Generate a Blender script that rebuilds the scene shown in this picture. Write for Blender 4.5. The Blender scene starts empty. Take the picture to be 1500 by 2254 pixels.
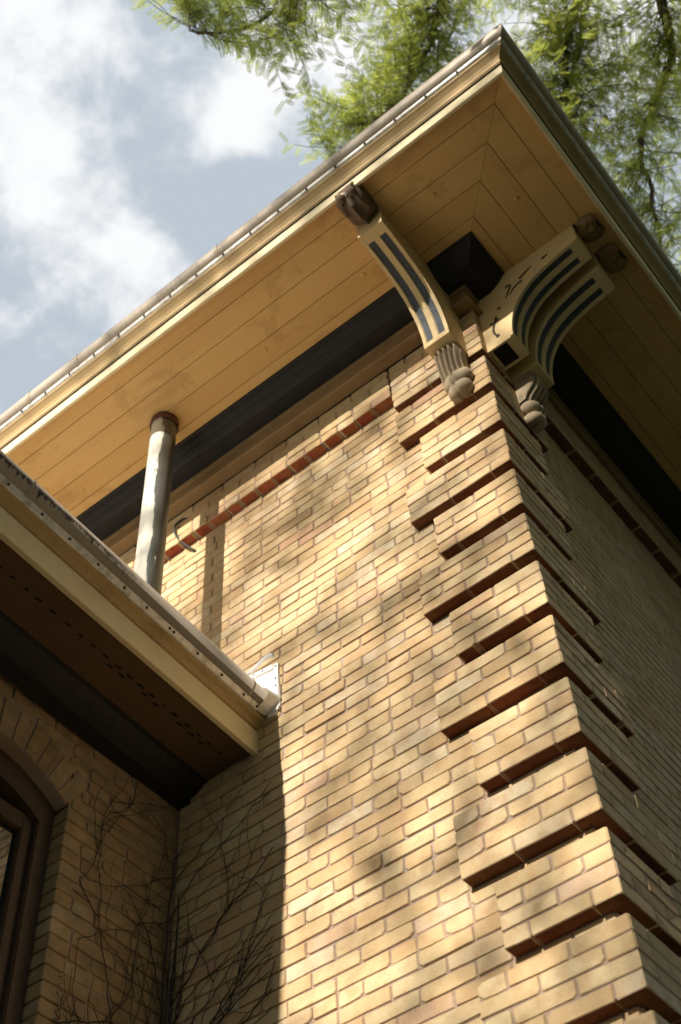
import bpy, math, random
import numpy as np
from mathutils import Matrix, Vector

random.seed(7)
rng = np.random.default_rng(7)
S = bpy.context.scene
COL = S.collection
rad = math.radians

# ------------------------------------------------------------------ camera
# world origin: ground corner line of the house; camera height is z = 0, ground z = -1.6
YAW, ELEV, ROLL = rad(125.064), rad(52.844), rad(-4.333)
CAM = Vector((1.4468, -3.5138, 0.0))
FPX, PW, PH = 2929.8, 1500.0, 2254.0
fwd = Vector((math.cos(ELEV) * math.cos(YAW), math.cos(ELEV) * math.sin(YAW), math.sin(ELEV)))
r0 = Vector((math.sin(YAW), -math.cos(YAW), 0)); u0 = r0.cross(fwd)
cr, sr = math.cos(ROLL), math.sin(ROLL)
RI = cr * r0 + sr * u0; UP = -sr * r0 + cr * u0
cd = bpy.data.cameras.new('camera'); cam = bpy.data.objects.new('camera', cd); COL.objects.link(cam)
M3 = Matrix((RI, UP, -fwd)).transposed()
cam.matrix_world = Matrix.Translation(CAM) @ M3.to_4x4()
cd.sensor_fit = 'VERTICAL'; cd.sensor_height = 36.0; cd.sensor_width = 24.0
cd.lens = FPX / PH * 36.0
cd.clip_start = 0.05; cd.clip_end = 3000
cd.dof.use_dof = True; cd.dof.focus_distance = 5.9; cd.dof.aperture_fstop = 2.3
S.camera = cam

def project(p):
    v = Vector(p) - CAM; a = v.dot(fwd)
    if a < 0.1: return (-9e9, -9e9, a)
    return (PW / 2 + FPX * v.dot(RI) / a, PH / 2 - FPX * v.dot(UP) / a, a)

# ------------------------------------------------------------------ light
SUN_EL = rad(22.0)
SUN_STRENGTH = 5.0
SKY_STRENGTH = 0.057
EXPOSURE = 0.86
w = bpy.data.worlds.new('World'); S.world = w; w.use_nodes = True
wt = w.node_tree; wn = wt.nodes; wl = wt.links
for n in list(wn): wn.remove(n)
wo = wn.new('ShaderNodeOutputWorld'); bg = wn.new('ShaderNodeBackground'); bg.inputs[1].default_value = SKY_STRENGTH
wl.new(bg.outputs[0], wo.inputs[0])
sky = wn.new('ShaderNodeTexSky'); sky.sky_type = 'NISHITA'; sky.sun_disc = False
sky.sun_elevation = SUN_EL; sky.sun_rotation = rad(178.85); sky.dust_density = 2.0; sky.air_density = 1.0
tc = wn.new('ShaderNodeTexCoord'); sep = wn.new('ShaderNodeSeparateXYZ'); wl.new(tc.outputs['Generated'], sep.inputs[0])
def wmath(op, a, b=None, clamp=False):
    n = wn.new('ShaderNodeMath'); n.operation = op; n.use_clamp = clamp
    for i, v in enumerate((a, b)):
        if v is None: continue
        if isinstance(v, (int, float)): n.inputs[i].default_value = v
        else: wl.new(v, n.inputs[i])
    return n.outputs[0]
zc_ = wmath('MAXIMUM', sep.outputs[2], 0.06)
uu = wmath('DIVIDE', sep.outputs[0], zc_); vv = wmath('DIVIDE', sep.outputs[1], zc_)
cmb = wn.new('ShaderNodeCombineXYZ'); wl.new(uu, cmb.inputs[0]); wl.new(vv, cmb.inputs[1])
def wnoise(scale, detail, rough, off, dist=0.0):
    mp = wn.new('ShaderNodeMapping'); mp.inputs['Location'].default_value = off; wl.new(cmb.outputs[0], mp.inputs[0])
    n = wn.new('ShaderNodeTexNoise'); n.inputs['Scale'].default_value = scale; n.inputs['Detail'].default_value = detail
    n.inputs['Roughness'].default_value = rough; n.inputs['Distortion'].default_value = dist
    wl.new(mp.outputs[0], n.inputs['Vector']); return n.outputs[0]
cl = wmath('SUBTRACT', wnoise(11.0, 12, 0.63, (3.1, 1.7, 0), 0.15), 0.5)
clouds = wmath('MULTIPLY', cl, 2.4)
big = wmath('MULTIPLY', wmath('SUBTRACT', wnoise(1.6, 2, 0.5, (0.4, 0.9, 0)), 0.5), 1.2)
tot = wmath('ADD', clouds, big)
# cumulus banks (direction-space position, radius, weight)
for (a, b, r, k) in ((-0.345, 0.11, 0.085, .5), (-0.40, 0.205, 0.06, .55), (-0.44, 0.30, 0.05, .35), (-0.385, 0.315, 0.05, .5),
                     (-0.268, 0.268, 0.035, .55), (-0.215, 0.27, 0.06, .75), (-0.13, 0.25, 0.09, .6), (0.0, 0.36, 0.11, .7),
                     (-0.345, 0.285, 0.035, -.4), (-0.30, 0.25, 0.022, -.3), (-0.31, 0.345, 0.05, -.6), (-0.275, 0.21, .03, .25)):
    vd = wn.new('ShaderNodeVectorMath'); vd.operation = 'DISTANCE'; wl.new(cmb.outputs[0], vd.inputs[0]); vd.inputs[1].default_value = (a, b, 0)
    mr = wn.new('ShaderNodeMapRange'); mr.interpolation_type = 'SMOOTHSTEP'; wl.new(vd.outputs['Value'], mr.inputs[0])
    mr.inputs[1].default_value = 0; mr.inputs[2].default_value = r * 1.5; mr.inputs[3].default_value = k; mr.inputs[4].default_value = 0
    tot = wmath('ADD', tot, mr.outputs[0])
mask = wn.new('ShaderNodeMapRange'); mask.interpolation_type = 'SMOOTHSTEP'; wl.new(tot, mask.inputs[0])
mask.inputs[1].default_value = 0.0; mask.inputs[2].default_value = 0.72; mask.inputs[3].default_value = 0.0; mask.inputs[4].default_value = 1.0
veil = wn.new('ShaderNodeMixRGB'); veil.inputs[0].default_value = 0.8   # thin high haze over the blue
wl.new(sky.outputs[0], veil.inputs[1]); veil.inputs[2].default_value = (6.0, 6.75, 7.5, 1)
mixc = wn.new('ShaderNodeMixRGB'); wl.new(mask.outputs[0], mixc.inputs[0]); wl.new(veil.outputs[0], mixc.inputs[1]); mixc.inputs[2].default_value = (9.4, 9.5, 9.6, 1)
wl.new(mixc.outputs[0], bg.inputs[0])
S.view_settings.view_transform = 'Standard'; S.view_settings.look = 'None'
S.view_settings.exposure = EXPOSURE; S.view_settings.gamma = 1.0; S.view_settings.use_curve_mapping = False
ld = bpy.data.lights.new('sun', 'SUN'); sun = bpy.data.objects.new('sun', ld); COL.objects.link(sun)
ld.energy = SUN_STRENGTH; ld.angle = rad(0.53); ld.color = (1.0, 0.935, 0.835)
SUN_DIR = Vector((-0.02 * math.cos(SUN_EL), math.cos(SUN_EL), -math.sin(SUN_EL))).normalized()   # direction the light travels
sun.rotation_euler = SUN_DIR.to_track_quat('-Z', 'Y').to_euler(); sun.location = (0, -20, 20)
S.cycles.max_bounces = 10; S.cycles.diffuse_bounces = 6; S.cycles.transparent_max_bounces = 16

# ------------------------------------------------------------------ material helpers
class NT:
    def __init__(s, name):
        s.m = bpy.data.materials.new(name); s.m.use_nodes = True; s.t = s.m.node_tree; s.n = s.t.nodes; s.l = s.t.links
        s.b = s.n['Principled BSDF']; s.out = s.n['Material Output']
    def node(s, ty, **kw):
        n = s.n.new(ty)
        for k, v in kw.items(): setattr(n, k, v)
        return n
    def put(s, sock, v):
        if isinstance(v, bpy.types.NodeSocket): s.l.new(v, sock)
        elif v is not None:
            if hasattr(sock.default_value, '__len__') and not hasattr(v, '__len__'): v = (v, v, v, 1)
            if hasattr(sock.default_value, '__len__') and len(sock.default_value) == 4 and len(v) == 3: v = (*v, 1)
            sock.default_value = v
    def coord(s, which='Object', scale=(1, 1, 1), loc=(0, 0, 0)):
        tcn = s.node('ShaderNodeTexCoord'); mp = s.node('ShaderNodeMapping'); s.l.new(tcn.outputs[which], mp.inputs[0])
        mp.inputs['Scale'].default_value = scale; mp.inputs['Location'].default_value = loc; return mp.outputs[0]
    def geo(s, scale=(1, 1, 1), loc=(0, 0, 0)):     # world position
        g = s.node('ShaderNodeNewGeometry'); mp = s.node('ShaderNodeMapping'); s.l.new(g.outputs['Position'], mp.inputs[0])
        mp.inputs['Scale'].default_value = scale; mp.inputs['Location'].default_value = loc; return mp.outputs[0]
    def noise(s, vec, scale, detail=4, rough=.55, dist=0.0):
        n = s.node('ShaderNodeTexNoise'); s.l.new(vec, n.inputs['Vector']); n.inputs['Scale'].default_value = scale
        n.inputs['Detail'].default_value = detail; n.inputs['Roughness'].default_value = rough; n.inputs['Distortion'].default_value = dist
        return n.outputs[0]
    def ramp(s, fac, a, b, lo=0.0, hi=1.0, smooth=True):
        n = s.node('ShaderNodeMapRange'); n.interpolation_type = 'SMOOTHSTEP' if smooth else 'LINEAR'
        s.put(n.inputs[0], fac)
        for i, v in zip((1, 2, 3, 4), (a, b, lo, hi)): n.inputs[i].default_value = v
        return n.outputs[0]
    def mix(s, fac, a, b, mode='MIX'):
        n = s.node('ShaderNodeMixRGB', blend_type=mode); s.put(n.inputs[0], fac) if isinstance(fac, bpy.types.NodeSocket) else setattr(n.inputs[0], 'default_value', fac)
        s.put(n.inputs[1], a); s.put(n.inputs[2], b); return n.outputs[0]
    def math(s, op, a, b=0.0, clamp=False):
        n = s.node('ShaderNodeMath', operation=op, use_clamp=clamp); s.put(n.inputs[0], a); s.put(n.inputs[1], b); return n.outputs[0]
    def cramp(s, fac, stops):
        n = s.node('ShaderNodeValToRGB'); s.put(n.inputs[0], fac); e = n.color_ramp.elements
        while len(e) < len(stops): e.new(0.5)
        for el, (p, c) in zip(e, stops): el.position = p; el.color = (*c, 1)
        return n.outputs[0]
    def bump(s, h, strength=.3, dist=.01):
        n = s.node('ShaderNodeBump'); n.inputs['Strength'].default_value = strength; n.inputs['Distance'].default_value = dist
        s.put(n.inputs['Height'], h); s.l.new(n.outputs[0], s.b.inputs['Normal'])
    def base(s, c, rough=.7, metal=0.0, spec=None):
        s.put(s.b.inputs['Base Color'], c); s.put(s.b.inputs['Roughness'], rough); s.put(s.b.inputs['Metallic'], metal)
        if spec is not None: s.b.inputs['Specular IOR Level'].default_value = spec
        return s.m

def brick_mat(name, stops, dark=1.0):
    t = NT(name)
    oi = t.node('ShaderNodeObjectInfo'); g = t.node('ShaderNodeNewGeometry')
    rnd = t.math('FRACT', t.math('ADD', oi.outputs['Random'], g.outputs['Random Per Island']))
    c = t.cramp(rnd, stops)
    v = t.geo()
    # cloudy body colour inside each brick
    n1 = t.noise(v, 14, 5, .6); c = t.mix(t.ramp(n1, .38, .68, 0, .6), c, (.40, .245, .115))
    n2 = t.noise(t.geo(loc=(5, 3, 1)), 5, 4, .6); c = t.mix(t.ramp(n2, .52, .78, 0, .45), c, (.60, .49, .30))
    # pink and purple firing stains, gathered in patches
    n3 = t.noise(t.geo(loc=(9, 2, 4)), 2.6, 6, .7); c = t.mix(t.ramp(n3, .57, .72, 0, .38), c, (.47, .20, .14))
    # soot specks and pits
    n4 = t.noise(v, 95, 3, .6); c = t.mix(t.ramp(n4, .66, .74, 0, .7), c, (.13, .08, .05))
    n5 = t.noise(t.geo(scale=(1, 1, 4), loc=(2, 7, 3)), 22, 5, .7); c = t.mix(t.ramp(n5, .62, .78, 0, .45), c, (.30, .19, .10))
    n7 = t.noise(t.geo(scale=(1, 1, .55), loc=(6, 6, 1)), 1.1, 5, .65); c = t.mix(t.ramp(n7, .46, .72, 0, .45), c, (.25, .155, .08))
    n6 = t.noise(t.geo(loc=(1, 1, 7)), 40, 4, .6)
    t.bump(t.math('ADD', t.math('MULTIPLY', n6, .7), t.math('MULTIPLY', n4, .5)), .55, .006)
    return t.base(c, .82, 0, .25)
BUFF = [(p_, (c_[0] * .85, c_[1] * .835, c_[2] * .90)) for p_, c_ in [(0.0, (.47, .33, .16)), (.2, (.56, .43, .22)), (.42, (.60, .48, .265)), (.62, (.58, .43, .215)), (.80, (.54, .37, .18)), (.93, (.60, .51, .32)), (1.0, (.52, .32, .19))]]
M_BRICK = brick_mat('buff_brick', BUFF)
M_WBRICK = brick_mat('sooty_buff_brick', [(p, tuple(x * .5 for x in c)) for p, c in BUFF])  # wing brick: buff colours darkened, shade of the corner put into the tone
M_BRICKRED = None
def red_mat(name='red_bed_face', k=(1, 1, 1)):
    t = NT(name); kk = lambda c: tuple(a * b for a, b in zip(c, k))
    oi = t.node('ShaderNodeObjectInfo'); g = t.node('ShaderNodeNewGeometry')
    rnd = t.math('FRACT', t.math('ADD', oi.outputs['Random'], g.outputs['Random Per Island']))
    c = t.cramp(rnd, [(0, kk((.17, .058, .030))), (.3, kk((.14, .050, .026))), (.55, kk((.165, .072, .034))), (.8, kk((.15, .055, .028))), (1, kk((.175, .085, .04)))])
    n = t.noise(t.geo(), 30, 6, .7); c = t.mix(t.ramp(n, .5, .68, 0, .6), c, (.05, .025, .014))
    n2 = t.noise(t.geo(loc=(3, 3, 3)), 9, 4, .6); c = t.mix(t.ramp(n2, .5, .75, 0, .5), c, (.24, .13, .055))
    t.bump(n, .5, .006); return t.base(c, .9, 0, .1)
M_BRICKRED = red_mat()
M_BELTRED = red_mat('red_belt_face', (1.9, 1.35, 1.3))
M_BUFF2 = M_BRICK.copy()
def mortar_mat():
    t = NT('mortar'); n = t.noise(t.geo(), 60, 5, .65); n2 = t.noise(t.geo(loc=(4, 4, 4)), 3, 3, .5)
    c = t.mix(n, (.24, .165, .12), (.37, .27, .205)); c = t.mix(t.ramp(n2, .55, .7, 0, .5), c, (.33, .29, .27))
    t.bump(n, .7, .006); return t.base(c, .95, 0, .1)
M_MORTAR = mortar_mat()
def paint(name, col, dirt=(.25, .17, .08), amt=.35, rough=.5, scale=3.0, stretch=(1, 1, 1)):
    t = NT(name); v = t.geo(scale=stretch)
    n = t.noise(v, scale, 5, .6); c = t.mix(t.ramp(n, .45, .8, 0, amt), col, dirt)
    n2 = t.noise(t.geo(scale=stretch, loc=(3, 5, 7)), scale * 14, 4, .65); c = t.mix(t.ramp(n2, .62, .78, 0, amt * .9), c, tuple(x * .45 for x in dirt))
    n3 = t.noise(t.geo(loc=(8, 1, 2)), 180, 2, .5)
    t.bump(t.math('ADD', t.math('MULTIPLY', n2, .6), t.math('MULTIPLY', n3, .25)), .22, .004)
    return t.base(c, t.ramp(n2, .3, .8, rough, rough + .2), 0, .4)
M_CREAM = paint('cream_paint', (.66, .49, .25), (.36, .23, .10), .35, .55)
def soffit_mat(name, st):
    t = NT(name); n = t.noise(t.geo(scale=st), 3.0, 6, .65); n2 = t.noise(t.geo(scale=tuple(4 * x for x in st), loc=(3, 1, 2)), 6, 5, .7)
    n3 = t.noise(t.geo(loc=(7, 3, 5)), 2.4, 6, .7, .6); n4 = t.noise(t.geo(loc=(2, 9, 5)), 60, 3, .6)
    oi = t.node('ShaderNodeObjectInfo')
    c = t.mix(oi.outputs['Random'], (.57, .345, .122), (.62, .39, .148)); c = t.mix(t.ramp(n, .42, .75, 0, .5), c, (.43, .23, .07))
    c = t.mix(t.ramp(n2, .58, .74, 0, .35), c, (.33, .17, .055)); c = t.mix(t.ramp(n3, .54, .60, 0, .22), c, (.26, .13, .045)); c = t.mix(t.ramp(n4, .70, .76, 0, .6), c, (.14, .07, .03))
    t.bump(t.math('ADD', n2, t.math('MULTIPLY', n4, .3)), .25, .004); return t.base(c, t.ramp(n3, .3, .8, .42, .65), 0, .4)
M_SOFFITL = (soffit_mat('ochre_soffit_front', (.12, 1.6, 1)), soffit_mat('ochre_soffit_side', (1.6, .12, 1)))
M_FASCIA = paint('pale_cream_paint', (.70, .58, .36), (.35, .25, .13), .35, .5, 4)
M_SOFFIT = paint('ochre_soffit_paint', (.60, .37, .135), (.40, .21, .065), .5, .5, 2.2)
M_MOULD = paint('brown_cream_moulding_paint', (.46, .32, .15), (.20, .12, .055), .5, .55, 5)  # browner than the fascia: shadow on the mouldings is put into the colour
M_BLACK = paint('black_moulding_paint', (.012, .0105, .0105), (.03, .022, .015), .4, .6, 5)
M_BLUE = paint('slate_blue_paint', (.052, .062, .078), (.025, .028, .035), .4, .5, 6)
M_OCHRE = paint('ochre_frieze_paint', (.25, .155, .066), (.11, .066, .033), .6, .6, 5)
M_CARVE = paint('weathered_carving', (.36, .28, .18), (.07, .045, .03), .75, .7, 9)
M_LEAFCARVE = paint('dark_weathered_carving', (.15, .10, .062), (.03, .02, .013), .8, .65, 12)
M_LEAFDARK = paint('brown_painted_carving', (.24, .145, .06), (.09, .055, .028), .7, .65, 12)
M_INCISE = paint('dark_incised_paint', (.04, .028, .02), (.02, .015, .01), .4, .6, 9)  # dark colour stands for the shade in cut ornament
M_WOOD = paint('brown_window_paint', (.055, .032, .017), (.02, .012, .008), .5, .5, 9)
M_RIVET = paint('dark_rivet', (.06, .05, .04), (.03, .02, .02), .4, .5, 40)
M_CABLE = paint('black_cable', (.02, .018, .016), (.05, .04, .03), .4, .5, 30)
M_ROOF = paint('pale_metal_roof', (.80, .76, .68), (.62, .55, .44), .3, .45, 2)
M_WSOFFIT = paint('brown_wing_soffit_paint', (.11, .06, .028), (.055, .03, .015), .45, .6, 3)  # darkened to brown: shade under the low eave is put into the colour
M_DARKHOLE = paint('dark_slot', (.012, .010, .008), (.02, .015, .01), .3, .9, 9)  # near-black colour stands in for the shade inside gaps, slots and hollows
def gutter_mat(name, along):
    t = NT(name)
    sc = [1.5, 1.5, 1.5]
    v = t.geo()
    n = t.noise(v, 7, 5, .65); c = t.mix(n, (.30, .245, .19), (.46, .385, .30))
    # run-off streaks: fine across the length, long down the section
    k = [2.0, 2.0, 5.0]; k[along] = 55.0
    s1 = t.noise(t.geo(scale=tuple(k)), 1.0, 3, .6)
    s2 = t.noise(t.geo(loc=(2, 2, 2)), 1.3, 3, .6)
    c = t.mix(t.math('MULTIPLY', t.ramp(s1, .5, .72, 0, .45), t.ramp(s2, .42, .62)), c, (.06, .042, .028))
    n4 = t.noise(v, 120, 3, .6); c = t.mix(t.ramp(n4, .64, .75, 0, .6), c, (.09, .065, .045))
    t.bump(n4, .2, .003)
    return t.base(c, .55, .15, .5)
M_GUTTER_X = gutter_mat('gutter_metal_front', 0); M_GUTTER_Y = gutter_mat('gutter_metal_side', 1)
def grime_mat():
    # soot fringe that hangs below the rim of the low gutter
    t = NT('soot_gutter_metal'); v = t.geo()
    n = t.noise(v, 7, 5, .65); c = t.mix(n, (.34, .275, .21), (.50, .41, .32))
    sepn = t.node('ShaderNodeSeparateXYZ'); g = t.node('ShaderNodeNewGeometry'); t.l.new(g.outputs['Position'], sepn.inputs[0])
    zz = sepn.outputs[2]; yy = sepn.outputs[1]
    run = t.noise(t.geo(scale=(1, 60, 4)), 1.0, 3, .7)
    edge = t.math('SUBTRACT', t.math('ADD', t.math('MULTIPLY', run, .09), 4.553), zz)     # drips reach down from the rim
    fr = t.ramp(edge, -.012, .004, 1, 0)
    top = t.ramp(t.math('ADD', zz, t.math('MULTIPLY', t.noise(v, 40, 4, .7), .03)), 4.625, 4.645, 1, 0)
    where = t.ramp(t.math('ADD', yy, t.math('MULTIPLY', t.noise(v, 3, 3, .6), .5)), -.55, -.95, 0, 1)
    c = t.mix(t.math('MULTIPLY', t.math('MULTIPLY', fr, where), top), c, (.035, .024, .016))
    n4 = t.noise(v, 130, 3, .6); c = t.mix(t.ramp(n4, .64, .75, 0, .6), c, (.10, .07, .05))
    t.bump(n4, .2, .003); return t.base(c, .55, .1, .5)
M_GUTTER_W = grime_mat()
def zinc():
    t = NT('bright_drip_metal'); n = t.noise(t.geo(), 16, 5, .7); c = t.mix(t.ramp(n, .45, .65, 0, .7), (.74, .72, .68), (.34, .30, .25))
    t.bump(t.noise(t.geo(), 60, 3, .6), .25, .004); return t.base(c, .4, .25, .5)
M_ZINC = zinc()
def pipe_mat():
    t = NT('peeling_pipe_paint')
    co = t.coord('Object'); sp = t.node('ShaderNodeSeparateXYZ'); t.l.new(co, sp.inputs[0])
    # paint survives on the side turned to the weather; it peels in long ragged strips
    n = t.noise(t.coord('Object', (26, 26, 2.6)), 1.0, 6, .68)
    side = t.math('ADD', t.math('MULTIPLY', sp.outputs[0], 10.0), t.math('MULTIPLY', sp.outputs[1], 8.0))
    m = t.ramp(t.math('ADD', side, t.math('MULTIPLY', t.math('SUBTRACT', n, .5), 2.6)), -.02, .04, 1, 0)
    n2 = t.noise(t.coord('Object', (30, 30, 3)), 1.0, 4, .6)
    paintc = t.mix(t.ramp(n2, .5, .75, 0, .6), (.66, .62, .52), (.42, .37, .27))
    met = t.mix(n2, (.10, .105, .095), (.22, .225, .20))
    rust = t.ramp(t.math('ADD', sp.outputs[2], t.math('MULTIPLY', n, .08)), .86, .93, 0, 1)
    c = t.mix(m, met, paintc); c = t.mix(rust, c, (.10, .035, .02))
    t.bump(t.math('ADD', t.math('MULTIPLY', m, .8), n2), .35, .004)
    rr = t.ramp(m, 0, 1, .32, .55); t.put(t.b.inputs['Metallic'], t.ramp(m, 0, 1, .55, 0))
    t.put(t.b.inputs['Base Color'], c); t.put(t.b.inputs['Roughness'], rr); return t.m
M_PIPE = pipe_mat()
def flash_mat():
    t = NT('white_flashing'); n = t.noise(t.geo(), 26, 4, .6); c = t.mix(t.ramp(n, .55, .75, 0, .5), (.80, .78, .75), (.45, .43, .42))
    t.bump(t.noise(t.geo(), 9, 3, .5), .4, .01); return t.base(c, .45, .1, .5)
M_FLASH = flash_mat()
def leaf_mat(name, c1, c2, tr):
    t = NT(name); g = t.node('ShaderNodeNewGeometry')
    c = t.mix(g.outputs['Random Per Island'], c1, c2)
    n = t.noise(t.geo(), 1.2, 3, .5); c = t.mix(t.ramp(n, .4, .65, 0, .6), c, tuple(x * 1.35 for x in c2))
    t.put(t.b.inputs['Base Color'], c); t.b.inputs['Roughness'].default_value = .45
    tl = t.node('ShaderNodeBsdfTranslucent'); t.put(tl.inputs[0], t.mix(1.0, c, tr, 'MULTIPLY'))
    mx = t.node('ShaderNodeMixShader'); mx.inputs[0].default_value = .55
    t.l.new(t.b.outputs[0], mx.inputs[1]); t.l.new(tl.outputs[0], mx.inputs[2]); t.l.new(mx.outputs[0], t.out.inputs[0]); return t.m
M_LEAF = leaf_mat('locust_leaf', (.18, .23, .055), (.36, .39, .12), (1.55, 1.5, 1.0))
M_LEAF2 = leaf_mat('shade_leaf', (.03, .055, .014), (.05, .08, .02), (1, 1, .7))
def bark():
    t = NT('bark'); n = t.noise(t.geo(scale=(1, 1, .3)), 20, 5, .7); c = t.mix(n, (.035, .026, .02), (.12, .09, .065)); t.bump(n, .8, .02); return t.base(c, .9)
M_BARK = bark()
def vine_m():
    t = NT('vine_bark'); n = t.noise(t.geo(), 60, 3, .6); return t.base(t.mix(n, (.012, .009, .007), (.035, .026, .02)), .9)
M_VINE = vine_m()
def glass():
    t = NT('window_glass'); n = t.noise(t.geo(), 3, 2, .5); t.bump(n, .03, .02)
    return t.base((.01, .012, .012), .03, 0, .9)
M_GLASS = glass()
def grass():
    t = NT('lawn'); n = t.noise(t.geo(), 1.4, 6, .7); c = t.mix(n, (.018, .028, .010), (.045, .058, .022)); t.bump(t.noise(t.geo(), 40, 4, .7), .8, .03); return t.base(c, .9)
M_GRASS = grass()

# ------------------------------------------------------------------ mesh helpers
def mesh(name, V, F, mats, mi=None, smooth=False):
    me = bpy.data.meshes.new(name); me.from_pydata([tuple(v) for v in V], [], F)
    for m in (mats if isinstance(mats, (list, tuple)) else [mats]): me.materials.append(m)
    if mi is not None: me.polygons.foreach_set('material_index', mi)
    if smooth: me.polygons.foreach_set('use_smooth', [True] * len(me.polygons))
    me.update(); return me
def obj(name, me, parent=None, loc=(0, 0, 0), rz=0.0):
    o = bpy.data.objects.new(name, me); COL.objects.link(o); o.location = loc
    if rz: o.rotation_euler = (0, 0, rz)
    if parent: o.parent = parent
    return o
def empty(name, loc=(0, 0, 0), parent=None):
    o = bpy.data.objects.new(name, None); COL.objects.link(o); o.location = loc; o.empty_display_size = .2
    if parent: o.parent = parent
    return o
def tag(o, label, cat=None, group=None, kind=None):
    o['label'] = label
    if cat: o['category'] = cat
    if group: o['group'] = group
    if kind: o['kind'] = kind
    return o
class MB:
    def __init__(s): s.V = []; s.F = []; s.I = []
    def add(s, V, F, I=None):
        b = len(s.V); s.V += [tuple(v) for v in V]; s.F += [tuple(i + b for i in f) for f in F]; s.I += (I if I is not None else [0] * len(F)); return s
    def box(s, a, b, i=0):
        (x0, y0, z0), (x1, y1, z1) = a, b
        V = [(x0, y0, z0), (x1, y0, z0), (x1, y1, z0), (x0, y1, z0), (x0, y0, z1), (x1, y0, z1), (x1, y1, z1), (x0, y1, z1)]
        return s.add(V, [(0, 3, 2, 1), (4, 5, 6, 7), (0, 1, 5, 4), (1, 2, 6, 5), (2, 3, 7, 6), (3, 0, 4, 7)], [i] * 6)
    def tube(s, pts, rads, n=6, cap=True):
        P = [Vector(p) for p in pts]; k = len(P); rings = []; up = Vector((0, 0, 1))
        base = len(s.V); V = []
        prev = None
        for i in range(k):
            t = (P[min(i + 1, k - 1)] - P[max(i - 1, 0)]).normalized()
            a = t.orthogonal().normalized() if prev is None else (prev - t * prev.dot(t)).normalized()
            if a.length < .1: a = t.orthogonal().normalized()
            prev = a; b = t.cross(a)
            for j in range(n):
                an = 2 * math.pi * j / n; V.append(P[i] + (a * math.cos(an) + b * math.sin(an)) * rads[i])
        F = [(i * n + j, i * n + (j + 1) % n, (i + 1) * n + (j + 1) % n, (i + 1) * n + j) for i in range(k - 1) for j in range(n)]
        if cap: F += [tuple(range(n - 1, -1, -1)), tuple(range((k - 1) * n, k * n))]
        return s.add(V, F)
    def build(s, name, mats, parent=None, smooth=False, loc=(0, 0, 0)):
        return obj(name, mesh(name, s.V, s.F, mats, s.I, smooth), parent, loc)

# ------------------------------------------------------------------ ground
GZ = -1.6
g = MB(); n = 24; R = 900
g.add([(-R, -R, GZ), (R, -R, GZ), (R, R, GZ), (-R, R, GZ)], [(0, 1, 2, 3)])
tag(g.build('ground', M_GRASS), 'shaded lawn around the house', kind='structure')

# ------------------------------------------------------------------ the house
HOUSE = empty('brick_house', (0, 0, GZ))
tag(HOUSE, 'buff brick house corner with bracketed eaves, raised brick quoins and a lower side wing', 'house')
class _P:   # children are written in world coordinates; the house empty sits on the ground
    pass
def hp(o):
    o.parent = HOUSE; o.matrix_parent_inverse = Matrix.Translation((0, 0, -GZ)); return o
def part(name, mb, mats, smooth=False, label=None):
    o = hp(mb.build(name, mats, None, smooth))
    if label: o['label'] = label
    return o
def holder(name):
    return hp(empty(name))

WD = 0.065                                    # how far quoins and belt stand proud of the walls
ZB = [6.27, 5.918, 5.56, 5.21, 4.862, 4.522, 4.165, 3.803, 3.435, 3.058, 2.702, 2.35, 1.993, 1.636, 1.279]
courses = []                                  # (z0, height, block index, row in period): row 0..3 quoin rows, 4 = recessed row above the block
for k in range(1, len(ZB)):
    c = (ZB[k - 1] - ZB[k]) / 5
    for r in range(5): courses.append((ZB[k] + r * c, c, k, r))
cT = .0717
for r in range(6): courses.append((ZB[0] + r * cT, cT, 0, r))
ZBELT = ZB[0] + 2 * cT                        # underside of the belt under the frieze
ZFR = ZB[0] + 6 * cT                          # top of brickwork
GAP = .0075

def brick_outline(L, h, seed, j=.0019):
    r = random.Random(seed); c = lambda: .003 + r.random() ** 3 * .018
    a = [c() for _ in range(4)]; J = lambda: r.uniform(-j, j)
    P = [(-L / 2 + a[0], 0), (J() * 9, 0 + J()), (L / 2 - a[1], 0), (L / 2, a[1] * .8), (L / 2, h - a[2] * .8), (L / 2 - a[2], h), (J() * 9, h + J()), (-L / 2 + a[3], h), (-L / 2, h - a[3] * .8), (-L / 2, a[0] * .8)]
    return [(x + J(), z + J()) for x, z in P], r
def brick_geo(L, h, D, seed, red=False):
    P, r = brick_outline(L, h, seed); n = len(P); V = []
    cx, cz = 0, h / 2
    tx, tz = r.uniform(-.0012, .0012), r.uniform(-.0012, .0012)
    e = .0035
    for x, z in P:
        V.append((x - math.copysign(e, x) * (abs(x) > L * .3), tx * x / L * 2 + tz * (z - cz) / h * 2 + r.uniform(-.0006, .0006), z + (e if z < cz else -e) * .8))
    for x, z in P: V.append((x, .0045, z))
    for x, z in P: V.append((x, D, z))
    F = [tuple(range(n))]; I = [0]
    for i in range(n):
        k = (i + 1) % n
        F.append((i, n + i, n + k, k)); I.append(0)
        F.append((n + i, 2 * n + i, 2 * n + k, n + k)); I.append(1 if red and (i in (0, 1)) else 0)
    return V, F, I
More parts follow.
